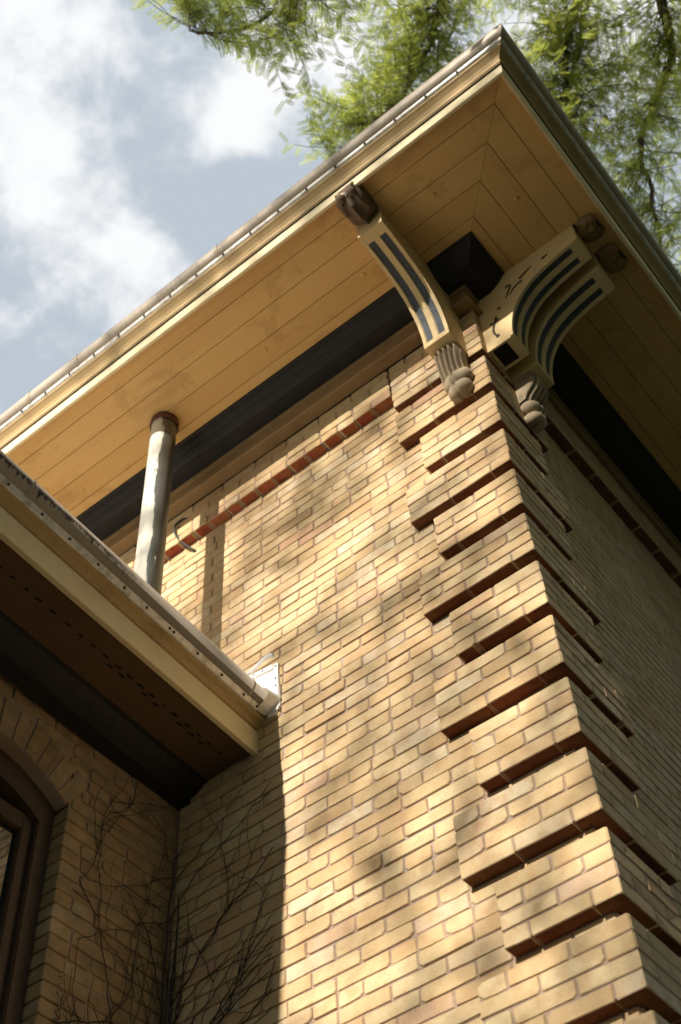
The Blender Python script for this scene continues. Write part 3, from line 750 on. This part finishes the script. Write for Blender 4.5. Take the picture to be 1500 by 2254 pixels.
wr.add([(wx(-.3, WD), WD, 4.41), (wx(-.3, YW1), YW1, 4.41), (-4.6, YW1, 4.4), (-4.6, WD, 4.4)], [(0, 1, 2, 3)])
part('wing_roof', wr, M_ROOF)
# wing wall faces +x; window with a segmental brick arch
WY0, WY1 = -.615, -1.485; ACY, ACZ, AR = -1.05, 3.272, .768
zspring = ACZ + math.sqrt(AR ** 2 - .435 ** 2)
ww = MB(); xb = WINGX - .007
ww.box((xb - .30, WY0 + .012, GZ), (xb, WD + .006, 4.42)); ww.box((xb - .30, YW1, GZ), (xb, WY1 - .012, 4.42)); ww.box((xb - .3, WY1, GZ), (xb, WY0, 1.2))
na = 24; V = []
for i in range(na + 1):
    yy = WY1 + (WY0 - WY1) * i / na; za = ACZ + math.sqrt(AR ** 2 - (yy - ACY) ** 2)
    V += [(xb, yy, za), (xb, yy, 4.42), (xb - .3, yy, za)]
ww.add(V, [(3 * i, 3 * i + 3, 3 * i + 4, 3 * i + 1) for i in range(na)] + [(3 * i, 3 * i + 2, 3 * i + 5, 3 * i + 3) for i in range(na)])
WALLW = part('wing_wall', ww, M_MORTAR)
RO = AR + .20
ci = 0; zz = 1.55
while zz < 4.33:
    off = (.125 if ci % 2 else 0) + random.uniform(-.01, .01)
    zm = zz + .036
    lo, hi = WY1, WY0
    half = 0
    if zm > ACZ and abs(zm - ACZ) < RO:
        half = math.sqrt(RO ** 2 - (zm - ACZ) ** 2)
    if zm < zspring: half = .435
    if zm >= zspring: half = min(half, RO * math.sin(rad(34.5)) + .0 if zm < ACZ + RO * math.cos(rad(34.5)) else half)
    if zm >= zspring and zm < ACZ + RO * math.cos(rad(34.5)):   # skewback slope
        half = (zm - ACZ) * math.tan(rad(34.5))
    if zm < zspring: half = .435
    spans = [(ACY + half - .002, WD - .003), (-2.3, ACY - half + .002)] if half > .02 else [(-2.3, WD - .003)]
    for a, b in spans:
        for t, L in row_layout(a, b, off):
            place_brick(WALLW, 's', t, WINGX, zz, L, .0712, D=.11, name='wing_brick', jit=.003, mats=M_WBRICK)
    zz += .0712; ci += 1
nv = 12
for i in range(nv):
    a0 = rad(-34.5 + 69.0 * i / nv + .35); a1 = rad(-34.5 + 69.0 * (i + 1) / nv - .35); d = random.uniform(-.002, .002)
    P = [(AR + .002, a0), (RO - random.uniform(.0, .01), a0), (RO - random.uniform(0, .01), a1), (AR + .002, a1)]
    V = []; e = .004
    cy = [(ACY + r * math.sin(a), ACZ + r * math.cos(a)) for r, a in P]; mx = sum(p[0] for p in cy) / 4; mz = sum(p[1] for p in cy) / 4
    for (yy, z) in cy: V.append((WINGX + d, yy + (mx - yy) * .06, z + (mz - z) * .03))
    for (yy, z) in cy: V.append((WINGX + d - .005, yy, z))
    for (yy, z) in cy: V.append((WINGX - .1, yy, z))
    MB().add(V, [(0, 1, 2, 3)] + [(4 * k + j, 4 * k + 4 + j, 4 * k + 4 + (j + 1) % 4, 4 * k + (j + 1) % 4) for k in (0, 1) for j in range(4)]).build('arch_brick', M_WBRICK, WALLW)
WIN = holder('window'); WIN['label'] = 'dark arched window under the low eave'
def bar(y0, y1, z0, z1, x0, x1, nm='frame'):
    m = MB(); e = .006
    m.box((x0, y0, z0), (x1 - e, y1, z1)); m.box((x1 - e, y0 + e, z0 + (e if nm != 'frame' else 0)), (x1, y1 - e, z1 - (e if nm != 'frame' else 0))); return m.build(nm, M_WOOD, WIN)
xf = WINGX - .075
bar(WY0 - .085, WY0 - .001, 1.2, zspring + .05, xf - .08, xf - .002); bar(WY1 + .001, WY1 + .085, 1.2, zspring + .05, xf - .08, xf - .002)
m = MB(); V = []
for i in range(na + 1):
    a = rad(-34.4 + 68.8 * i / na)
    for r, x in ((AR - .001, xf), (AR - .13, xf), (AR - .001, xf - .08), (AR - .13, xf - .08)): V.append((x, ACY + r * math.sin(a), ACZ + r * math.cos(a)))
m.add(V, [(4 * i + a, 4 * i + b, 4 * i + 4 + b, 4 * i + 4 + a) for i in range(na) for a, b in ((1, 0), (3, 1), (0, 2))]); m.build('frame_head', M_WOOD, WIN)
bar(WY0 - .145, WY0 - .086, 1.2, 3.80, xf - .09, xf - .03, 'sash'); bar(WY1 + .086, WY1 + .145, 1.2, 3.80, xf - .09, xf - .03, 'sash')
bar(WY1 + .086, WY0 - .086, 3.74, 3.83, xf - .0905, xf - .032, 'sash_rail'); bar(WY1 + .1, WY0 - .1, 2.62, 2.68, xf - .0905, xf - .034, 'sash_rail')
pg = MB(); pg.add([(xf - .06, WY1 + .1, 1.2), (xf - .06, WY0 - .1, 1.2), (xf - .06, WY0 - .1, 4.0), (xf - .06, WY1 + .1, 4.0)], [(0, 1, 2, 3)]); pg.build('pane', M_GLASS, WIN)
bd = MB(); bd.box((xf - .5, WY1 - .05, 1.1), (xf - .2, WY0 + .05, 4.1)); bd.build('room_dark', M_DARKHOLE, WIN)
# flashing where the low roof meets the front wall
FL = holder('flashing'); FL['label'] = 'bright white metal flashing at the end of the low gutter'
fp = [(-1.735, 4.80), (-1.735, 4.918), (-1.535, 4.886), (-1.508, 4.886), (-1.501, 4.585), (-1.535, 4.540), (-1.575, 4.545), (-1.60, 4.66)]
yf = WD - .012
n = len(fp); V = [(x, yf, z) for x, z in fp] + [(x, WD + .004, z) for x, z in fp]
MB().add(V, [tuple(range(n - 1, -1, -1))] + [(i, (i + 1) % n, n + (i + 1) % n, n + i) for i in range(n)]).build('plate', M_FLASH, FL)
c = MB(); c.box((-1.534, yf - .006, 4.56), (-1.506, yf - .0004, 4.882)); c.build('flange', M_FLASH, FL)
c = MB(); V = [(-1.735, yf - .012, 4.885), (-1.535, yf - .012, 4.853), (-1.535, yf - .012, 4.880), (-1.735, yf - .012, 4.912), (-1.735, yf - .0005, 4.880), (-1.535, yf - .0005, 4.848), (-1.535, yf - .0005, 4.886), (-1.735, yf - .0005, 4.918)]
c.add(V, [(0, 1, 2, 3), (0, 4, 5, 1), (3, 2, 6, 7), (1, 5, 6, 2), (0, 3, 7, 4)]); c.build('folded_edge', M_FLASH, FL)
for (x, z) in ((-1.52, 4.862), (-1.52, 4.775), (-1.52, 4.725), (-1.52, 4.66), (-1.52, 4.60), (-1.66, 4.888), (-1.60, 4.878)):
    c = MB(); nn = 7; V = []
    yy0 = yf - (.006 if x > -1.53 else .012)
    for r, d in ((.006, 0), (.005, .003), (.001, .0045)):
        V += [(x + r * math.cos(6.283 * j / nn), yy0 - d, z + r * math.sin(6.283 * j / nn)) for j in range(nn)]
    c.add(V, [(k * nn + j, k * nn + (j + 1) % nn, (k + 1) * nn + (j + 1) % nn, (k + 1) * nn + j) for k in (0, 1) for j in range(nn)]); c.build('rivet', M_RIVET, FL)
# curved end cap of the gutter against the plate
c = MB(); pr = [(.055, 4.556), (.080, 4.560), (.105, 4.572), (.128, 4.592), (.140, 4.615), (.135, 4.64), (.115, 4.664), (.085, 4.68)]
V = []
for y_ in (-.025, .03, yf):
    gr = 0 if y_ < 0 else (.012 if y_ < .04 else .022)
    for s, z in pr: V.append((wx(s + gr * (s - .05) * 8, y_), y_, z + gr * .5))
n = len(pr); c.add(V, [(k * n + i, k * n + i + 1, (k + 1) * n + i + 1, (k + 1) * n + i) for k in (0, 1) for i in range(n - 1)]); c.build('gutter_end', M_FLASH, FL, True)
# smear of mortar above the flashing
c = MB(); pts = [(-1.735, 4.945), (-1.70, 4.955), (-1.66, 4.965), (-1.62, 4.985), (-1.58, 4.99), (-1.545, 4.975)]
V = []
for i, (x, z) in enumerate(pts):
    h = .012 + .012 * math.sin(i * 1.9 + 1) ** 2; V += [(x, WD + .002, z - h), (x + random.uniform(-.004, .004), WD - .009, z - h * .5), (x, WD - .009, z + h * .5), (x, WD + .002, z + h)]
c.add(V, [(4 * i + a, 4 * i + a + 1, 4 * i + 5 + a, 4 * i + 4 + a) for i in range(len(pts) - 1) for a in range(3)])
def cement():
    t = NT('grey_cement'); n = t.noise(t.geo(), 50, 5, .7); t.bump(n, .8, .006); return t.base(t.mix(n, (.30, .29, .28), (.48, .46, .44)), .95)
part('cement_patch', c, cement(), True)

# ------------------------------------------------------------------ small things on the house
def smooth_path(pts, k=6):
    P = [Vector(p) for p in pts]; out = []
    for i in range(len(P) - 1):
        a, b, c, d = P[max(i - 1, 0)], P[i], P[i + 1], P[min(i + 2, len(P) - 1)]
        for j in range(k):
            t = j / k; out.append(.5 * ((2 * b) + (c - a) * t + (2 * a - 5 * b + 4 * c - d) * t * t + (3 * b - a - 3 * c + d) * t ** 3))
    return out + [P[-1]]
cb = MB(); p = smooth_path([(-2.10, .07, 6.548), (-2.12, .045, 6.547), (-2.17, .01, 6.59), (-2.215, -.01, 6.605), (-2.262, -.02, 6.57), (-2.262, -.015, 6.50), (-2.23, .015, 6.42), (-2.17, .04, 6.33), (-2.147, .07, 6.305)])
cb.tube(p, [.0075] * len(p), 6)
co = cb.build('cable', M_CABLE, None, True); tag(co, 'short loop of black cable sticking out of the brick beside the downpipe', 'cable')
p = smooth_path([(-2.172, .05, 6.70), (-2.165, .03, 6.65), (-2.14, .02, 6.60), (-2.105, .03, 6.55)]); cb = MB(); cb.tube(p, [.003] * len(p), 5)
e_ = cb.build('wire_end', M_CABLE, co)

# ------------------------------------------------------------------ bare climbing vine in the inner corner
VINE = empty('climbing_vine', (WINGX + .05, 0, GZ)); tag(VINE, 'leafless climbing vine spreading over the dark corner under the low eave', 'vine')
def vine_obj(mb, nm):
    o = mb.build(nm, M_VINE, None); o.parent = VINE; o.matrix_parent_inverse = Matrix.Translation((-(WINGX + .05), 0, -GZ)); return o
vr = random.Random(11)
def on_wall(a, z, d):        # a > 0: along the front wall (+x); a < 0: along the wing wall (-y)
    if a >= 0: return (WINGX + .012 + a, WD - d, z)
    return (WINGX + d, WD - .012 + a, z)
def creep(a, z, ang, length, r, depth=0):
    pts = []; rr = []; n = max(4, int(length / .035)); A = ang
    for i in range(n):
        pts.append(on_wall(a, z, .006 + r + .01 * vr.random())); rr.append(r * (1 - .75 * i / n) + .0007)
        A += vr.uniform(-.24, .24) + (.02 if A < 1.57 else -.02); st = length / n
        a2 = a + math.cos(A) * st; z += math.sin(A) * st
        if z > 4.31: break
        if a2 < -.56 and True: A = math.pi - A
        if a2 > .60: break
        a = a2
        if depth < 3 and vr.random() < .085:
            yield from creep(a, z, A + vr.choice((-1, 1)) * vr.uniform(.4, 1.0), length * vr.uniform(.3, .6), r * .6, depth + 1)
    if len(pts) > 2: yield pts, rr
stem = MB()
for s_ in range(4):
    pts = []; a = vr.uniform(-.03, .03)
    for i in range(40):
        z = GZ + (3.35 + .2 * s_ - GZ) * i / 39; a += vr.uniform(-.008, .008); a = max(-.05, min(.05, a)); pts.append((WINGX + .03 + .02 * vr.random() + max(a, 0), WD - .03 - .02 * vr.random() + min(a, 0), z))
    stem.tube(pts, [.019 * (1 - .8 * i / 39) for i in range(40)], 5)
vine_obj(stem, 'stem')
starts = [(-.02, 2.0 + i * .085, vr.uniform(1.75, 2.6), vr.uniform(.7, 1.5)) for i in range(8)] + [(.02, 1.9 + i * .12, vr.uniform(.3, 1.4), vr.uniform(.5, 1.3)) for i in range(12)] + [(-.45, 1.9, 1.6, 2.3), (-.28, 1.7, 1.75, 2.4)]
for a, z, an, L in starts:
    mb = MB()
    for pts, rr in creep(a, z, an, L, vr.uniform(.002, .004)): mb.tube(pts, rr, 4, False)
    if mb.V: vine_obj(mb, 'twig')

# ------------------------------------------------------------------ trees
def leaf_unit(npair, length, lw, ll):
    """pinnate leaf: leaflets along a rachis (x axis), each a folded quad"""
    V = []; F = []
    for i in range(npair):
        t = (i + .6) / npair; x = t * length; s = (1 - .5 * abs(t - .45)) 
        for sd in (-1, 1):
            a = .9 + .25 * t; d = Vector((math.cos(a), sd * math.sin(a), -.12)) * ll * s; q = Vector((-math.sin(a) * sd * sd, sd * math.cos(a), 0)) * lw * .5 * s
            q = Vector((math.sin(a), -sd * math.cos(a), .0)) * lw * .5 * s
            b = Vector((x, 0, 0)); k = len(V); m = b + d * .55
            V += [b, m + q, b + d, m - q]; F.append((k, k + 1, k + 2, k + 3))
    return np.array(V), np.array(F)
LU = [leaf_unit(8, .145, .0145, .034), leaf_unit(9, .16, .014, .032), leaf_unit(7, .12, .0145, .032)]
def frame_from(d, roll, r):
    d = d.normalized(); a = d.orthogonal().normalized(); b = d.cross(a); c_, s_ = math.cos(roll), math.sin(roll)
    y = a * c_ + b * s_; z = d.cross(y); return np.array([d, y, z])
class Foliage:
    def __init__(s): s.V = []; s.F = []; s.n = 0
    def leaf(s, p, d, r, sc):
        V, F = LU[r.randrange(len(LU))]
        # rachis droops
        f = frame_from(d, r.uniform(-.7, .7) + (math.pi if r.random() < .5 else 0), r); W = V.copy() * sc; W[:, 2] -= (W[:, 0] ** 2) * r.uniform(0, 2.2)
        W = W @ f; W += np.array(p); s.V.append(W); s.F.append(F + s.n); s.n += len(V)
    def build(s, name, mat):
        V = np.concatenate(s.V); F = np.concatenate(s.F); me = bpy.data.meshes.new(name)
        me.vertices.add(len(V)); me.vertices.foreach_set('co', V.ravel().astype(np.float32)); me.loops.add(F.size); me.loops.foreach_set('vertex_index', F.ravel().astype(np.int32))
        me.polygons.add(len(F)); me.polygons.foreach_set('loop_start', np.arange(0, F.size, 4, dtype=np.int32)); me.polygons.foreach_set('loop_total', np.full(len(F), 4, dtype=np.int32))
        me.materials.append(mat); me.update(); me.validate(); return me
tanE = math.tan(SUN_EL)
TB = Vector((6.2, -3.6, GZ))
TREE = empty('locust_tree', TB); tag(TREE, 'feathery green locust tree arching over the roof corner', 'tree')
def tp(o): o.parent = TREE; o.matrix_parent_inverse = Matrix.Translation(-TB); return o
tr = random.Random(5)
tk = MB(); p = smooth_path([TB - Vector((0, 0, .05)), (6.15, -3.55, 0.5), (6.0, -3.4, 3.0), (5.7, -3.2, 5.2)], 5); tk.tube(p, [.30 - .11 * i / (len(p) - 1) for i in range(len(p))], 12)
tp(tk.build('trunk', M_BARK, None, True))
LIMBS = [
    ([(5.7, -3.2, 5.2), (4.6, -2.3, 7.8), (3.0, -1.0, 9.6), (1.72, 0.0, 10.5), (1.38, .33, 10.6), (1.12, .55, 10.55), (.98, .72, 10.5), (.87, .86, 10.35), (.80, .98, 10.15)], .10, .012),
    ([(5.7, -3.2, 5.2), (4.7, -1.9, 7.8), (3.2, -.5, 9.6), (2.05, .55, 10.4), (1.86, .75, 10.5), (1.72, 1.12, 10.5), (1.38, 1.38, 10.45), (1.13, 1.62, 10.4), (.95, 2.1, 10.3), (.75, 2.6, 10.2)], .10, .012),
    ([(5.7, -3.2, 5.2), (4.2, -2.7, 8.2), (2.3, -1.6, 10.2), (.95, -.55, 10.9), (.45, -.2, 10.9), (.0, .1, 10.8), (-.5, .12, 10.6), (-.95, .05, 10.4)], .09, .008),
    ([(5.7, -3.2, 5.2), (4.0, -3.0, 8.4), (1.8, -2.3, 10.2), (.3, -1.3, 10.6), (-.35, -1.1, 10.5), (-.85, -1.25, 10.35), (-1.05, -1.45, 10.25)], .08, .007),
    ([(5.7, -3.2, 5.2), (5.0, -1.2, 8.0), (4.0, .8, 9.8), (2.9, 1.9, 10.5), (2.0, 2.6, 10.6), (1.4, 3.2, 10.5), (.9, 3.9, 10.3)], .10, .010),
    ([(5.7, -3.2, 5.2), (4.6, -2.0, 8.5), (3.2, -.6, 11.0), (1.8, .8, 12.4), (.9, 1.8, 13.0), (.2, 2.8, 13.2)], .09, .010),
    ([(5.7, -3.2, 5.2), (4.2, -2.5, 8.8), (2.4, -1.0, 11.4), (.9, .2, 12.6), (.0, .8, 12.9), (-.6, 1.1, 12.7)], .08, .008),
    ([(5.7, -3.2, 5.2), (6.4, -1.5, 8.0), (6.0, .8, 10.0), (5.0, 2.5, 11.0), (4.0, 4.0, 11.2)], .10, .012),
    ([(5.7, -3.2, 5.2), (7.2, -3.4, 8.0), (8.2, -3.6, 10.0), (9.0, -3.8, 11.2)], .10, .012),
    ([(5.7, -3.2, 5.2), (6.0, -4.8, 8.2), (5.6, -5.6, 10.6), (4.8, -6.0, 12.0)], .10, .012),
    ([(5.7, -3.2, 5.2), (4.9, -2.4, 7.0), (4.0, -1.2, 8.4), (3.2, 0.2, 9.2), (2.9, 1.8, 9.4)], .08, .010),
    ([(5.7, -3.2, 5.2), (5.6, -1.5, 7.0), (5.2, 0.6, 8.2), (4.9, 2.8, 8.6)], .08, .010),
    ([(5.7, -3.2, 5.2), (5.0, -4.4, 6.8), (4.0, -5.8, 8.0), (3.4, -7.4, 8.6)], .08, .010),
    ([(5.7, -3.2, 5.2), (4.8, -3.6, 7.2), (3.6, -3.9, 8.6), (2.4, -4.2, 9.4)], .07, .010),
]
fol = Foliage()
def twig(mb, p, d, L, r, lv, sc=1.0):
    n = max(5, int(L / .05)); pts = []; P = Vector(p); D = d.normalized()
    for i in range(n):
        pts.append(P.copy()); D = (D + Vector((tr.uniform(-.16, .16), tr.uniform(-.16, .16), tr.uniform(-.11, .10)))).normalized(); P = P + D * (L / n)
        if i > 0:
            for _ in range(3):
                side = D.cross(Vector((0, 0, 1))); side = side.normalized() if side.length > .1 else Vector((1, 0, 0))
                ld = D * tr.uniform(.2, .9) + side * tr.choice((-1, 1)) * tr.uniform(.5, 1.1) + Vector((0, 0, tr.uniform(-.7, .25)))
                if tr.random() < lv and not in_sun_path(P) and not (sc > 1.5 and not near_view(P) and shades_view(P)): fol.leaf(P, ld, tr, (sc if sc < 1.5 or not near_view(P) else 0.82) * tr.uniform(.7, 1.15))
    mb.tube(pts, [r * (1 - .8 * i / (n - 1)) + .0008 for i in range(n)], 4, False)
def in_sun_path(P):        # keep the low sun's way to the front wall open
    return -3.6 < P.x + .02 * P.y < .45 and P.z + tanE * P.y < 7.6 and P.y < -.9
def shades_view(P):        # sprays out of the picture thin out where they would hide the sun from the ones in it
    for k in range(1, 14):
        q = P + SUN_DIR * (k * .6)
        if 9.4 < q.z < 13.4:
            x, y, a = project(q)
            if -100 < x < 1600 and -150 < y < 700: return True
    return False
def near_view(P):
    x, y, a = project(P); return -120 < x < 1620 and -120 < y < 800
def clear_sky(P):          # the open sky left of the drooping sprays
    x, y, a = project(P)
    return (x < 395 + max(0, y - 40) * .78 and -50 < y < 900) or (x < 600 and y > 190 and y < 900)
for li, (pts, ra, rb) in enumerate(LIMBS):
    mb = MB(); p = smooth_path(pts, 6); n = len(p)
    p = [q + Vector((tr.uniform(-.02, .02), tr.uniform(-.02, .02), tr.uniform(-.02, .02))) * min(1, i / 6) for i, q in enumerate(p)]
    rr = [ra + (rb - ra) * (i / (n - 1)) ** .55 for i in range(n)]; mb.tube(p, rr, 7, False)
    start = int(n * .35)
    for i in range(start, n):
        x, y, a = project(p[i]); inview = -500 < x < 2000 and -600 < y < 1000
        nt = ({0: 5, 1: 5, 2: 9, 3: 9, 4: 4}.get(li, 1) if inview else 3)
        for _ in range(nt):
            t = (p[min(i + 1, n - 1)] - p[max(i - 1, 0)]).normalized()
            d = t * tr.uniform(.1, .8) + Vector((tr.uniform(-1, 1), tr.uniform(-1, 1), tr.uniform(-.55, .35)))
            L = tr.uniform(.35, .85)
            if clear_sky(p[i] + d.normalized() * (L + .12)): continue
            twig(mb, p[i], d, L if inview else L * 1.6, .0045, .62 if inview else .5, 0.82 if inview else 2.3)  # twigs out of view carry oversized leaves to cut sky light
    tp(mb.build('limb', M_BARK, None, True))
cnt = 0
while cnt < 3200:            # big crown leaves added out of view beside the viewer to block sky light
    q = Vector((tr.uniform(-1, 1), tr.uniform(-1, 1), tr.uniform(-1, 1)))
    if q.length > 1: continue
    P = Vector((6.0 + q.x * 5.6, -2.0 + q.y * 7.0, 9.6 + q.z * 3.4)); cnt += 1
    x, y, a = project(P)
    if in_sun_path(P) or shades_view(P) or (a > .3 and -250 < x < 1750 and -250 < y < 2500): continue
    fol.leaf(P, Vector((tr.uniform(-1, 1), tr.uniform(-1, 1), tr.uniform(-.6, .2))), tr, tr.uniform(2.6, 3.8))
fo = obj('crown', fol.build('crown', M_LEAF)); tp(fo)

def shade_tree(loc, H, crown_c, rx, ry, rz, nclump, seed, label, leafs=.16, gaps=.5):  # dense trees added out of view to block sky light
    r = random.Random(seed); base = Vector(loc); T = empty('shade_tree', base); tag(T, label, 'tree', kind='thing')
    tk = MB(); cc = Vector(crown_c)
    p = smooth_path([base - Vector((0, 0, .05)), base + Vector((.2, .1, H * .3)), cc - Vector((0, 0, rz * .6)), cc + Vector((0, 0, rz * .3))], 6); n = len(p)
    tk.tube(p, [.38 * (1 - .8 * i / (n - 1)) for i in range(n)], 9, False)
    V = []; F = []
    cl = []
    while len(cl) < nclump:
        q = Vector((r.uniform(-1, 1), r.uniform(-1, 1), r.uniform(-1, 1)))
        if .25 < q.length < 1: cl.append(Vector((cc.x + q.x * rx, cc.y + q.y * ry, cc.z + q.z * rz)))
    for c in cl[::3]:
        a = p[r.randrange(n // 2, n)]; m = (a + c) * .5 + Vector((0, 0, .4)); tk.tube([a, m, c], [.07, .045, .012], 4, False)
    o = tk.build('trunk', M_BARK, None, True); o.parent = T; o.matrix_parent_inverse = Matrix.Translation(-base)
    for c in cl:
        cr_ = r.uniform(.35, .95)
        for _ in range(int(70 * gaps)):
            q = Vector((r.gauss(0, 1), r.gauss(0, 1), r.gauss(0, .8))) * cr_ * .5 + c
            u = Vector((r.uniform(-1, 1), r.uniform(-1, 1), r.uniform(-1, 1))).normalized(); v = u.orthogonal().normalized(); s_ = leafs * r.uniform(.6, 1.2)
            k = len(V); V += [q - u * s_ * .6, q + v * s_ * .3, q + u * s_ * .6, q - v * s_ * .3]; F.append((k, k + 1, k + 2, k + 3))
    me = mesh('crown', V, F, M_LEAF2); o = obj('crown', me); o.parent = T; o.matrix_parent_inverse = Matrix.Translation(-base)
    return T
YT = -18.0
def big_shade_tree():
    """airy tree far across the lawn: the low sun reaches the front wall through its crown"""
    r = random.Random(21); base = Vector((3.4, YT, GZ)); T = empty('shade_tree', base)
    tag(T, 'broad airy shade tree standing across the lawn behind the viewer', 'tree')
    cc = Vector((-.6, YT, 4.7 - YT * tanE)); rx, ry, rz = 7.0, 4.0, 5.6
    tk = MB(); p = smooth_path([base - Vector((0, 0, .05)), base + Vector((.2, 0, 5)), Vector((3.3, YT + .3, 9)), Vector((2.6, YT, 12)), Vector((1.8, YT, 15.5))], 6); n = len(p)
    tk.tube(p, [.42 * (1 - .85 * i / (n - 1)) for i in range(n)], 9, False)
    # openings between the sprays, given as where the sun that passes them meets the front wall: x, z, half-widths
    H = [(-2.15, 6.15, .07, .16), (-1.9, 6.05, .10, .18), (-1.58, 5.16, .26, .15), (-1.28, 5.36, .24, .17), (-1.03, 5.52, .16, .18), (-.76, 5.72, .13, .15), (-.41, 5.9, .12, .12), (-.80, 6.08, .08, .13), (-.48, 5.53, .10, .15),
         (-1.16, 4.71, .16, .09), (-1.44, 4.15, .08, .25), (-1.30, 3.55, .15, .13), (-1.47, 3.35, .07, .45), (-1.12, 2.90, .25, .15), (-.74, 3.47, .15, .15), (-.70, 3.02, .13, .15), (-.07, 4.2, .14, .12), (-.02, 2.96, .13, .15),
         (-1.3, 2.55, .2, .12), (-.95, 5.05, .3, .10), (-1.6, 5.55, .15, .10), (-3.5, 6.3, 1.35, .8), (-3.25, 3.6, 1.55, 1.5), (-.2, 5.0, .12, .10), (-.3, 3.75, .12, .08), (-.25, 5.55, .10, .08)]
    def closed(q):
        x = q.x + .02 * q.y; z = q.z + tanE * q.y
        return all(((x - a) / c) ** 2 + ((z - b) / d) ** 2 > 1.12 for a, b, c, d in H)
    cl = []
    while len(cl) < 60:
        q = Vector((r.uniform(-1, 1), r.uniform(-1, 1), r.uniform(-1, 1)))
        if q.length < 1: cl.append(Vector((cc.x + q.x * rx, cc.y + q.y * ry, cc.z + q.z * rz)))
    for c in cl[::2]:
        a = p[r.randrange(n // 2, n)]; m = (a + c) * .5 + Vector((0, 0, .5))
        if closed(c) and closed(m): tk.tube([a, m, c], [.045, .025, .008], 4, False)
    o = tk.build('trunk', M_BARK, None, True); o.parent = T; o.matrix_parent_inverse = Matrix.Translation(-base)
    V = []; F = []
    def put(q):
        if not closed(q): return
        u = Vector((r.uniform(-1, 1), r.uniform(-1, 1), r.uniform(-1, 1))).normalized(); v = u.orthogonal().normalized(); s_ = .10 * r.uniform(.6, 1.2)
        k = len(V); V.extend([q - u * s_ * .6, q + v * s_ * .3, q + u * s_ * .6, q - v * s_ * .3]); F.append((k, k + 1, k + 2, k + 3))
    cnt = 0
    while cnt < 29000:
        q = Vector((r.uniform(-1, 1), r.uniform(-1, 1), r.uniform(-1, 1)))
        if q.length < 1: put(Vector((cc.x + q.x * rx, cc.y + q.y * ry, cc.z + q.z * rz))); cnt += 1
    for c in cl:
        for _ in range(10): put(c + Vector((r.gauss(0, .55), r.gauss(0, .55), r.gauss(0, .45))))
    o = obj('crown', mesh('crown', V, F, M_LEAF2)); o.parent = T; o.matrix_parent_inverse = Matrix.Translation(-base)
big_shade_tree()
for i_, (x, y, h, rx, sd, lb) in enumerate(((12, -14, 8.5, 6.0, 4, 'added dense tree, unseen, blocking sky light to the right of the viewer'), (9.8, 6.5, 7.5, 5.6, 8, 'added dense tree, unseen, blocking sky light beside the shaded side of the house'),
        (-11, -15, 7.0, 5.5, 9, 'added dense tree, unseen, blocking sky light to the left of the viewer'), (14, -4, 8.0, 5.5, 12, 'added dense tree, unseen, blocking sky light beyond the locust trunk'), (6, -20, 6.5, 5.5, 15, 'added low dense tree, unseen, blocking sky light behind the viewer to the right'),
        (8.5, 15, 8.0, 5.5, 17, 'added dense tree, unseen, blocking sky light behind the far end of the side wall'))):
    shade_tree((x, y, GZ), 14, (x, y, h), rx, rx, 7.0, 110, sd, lb, .5, .6)
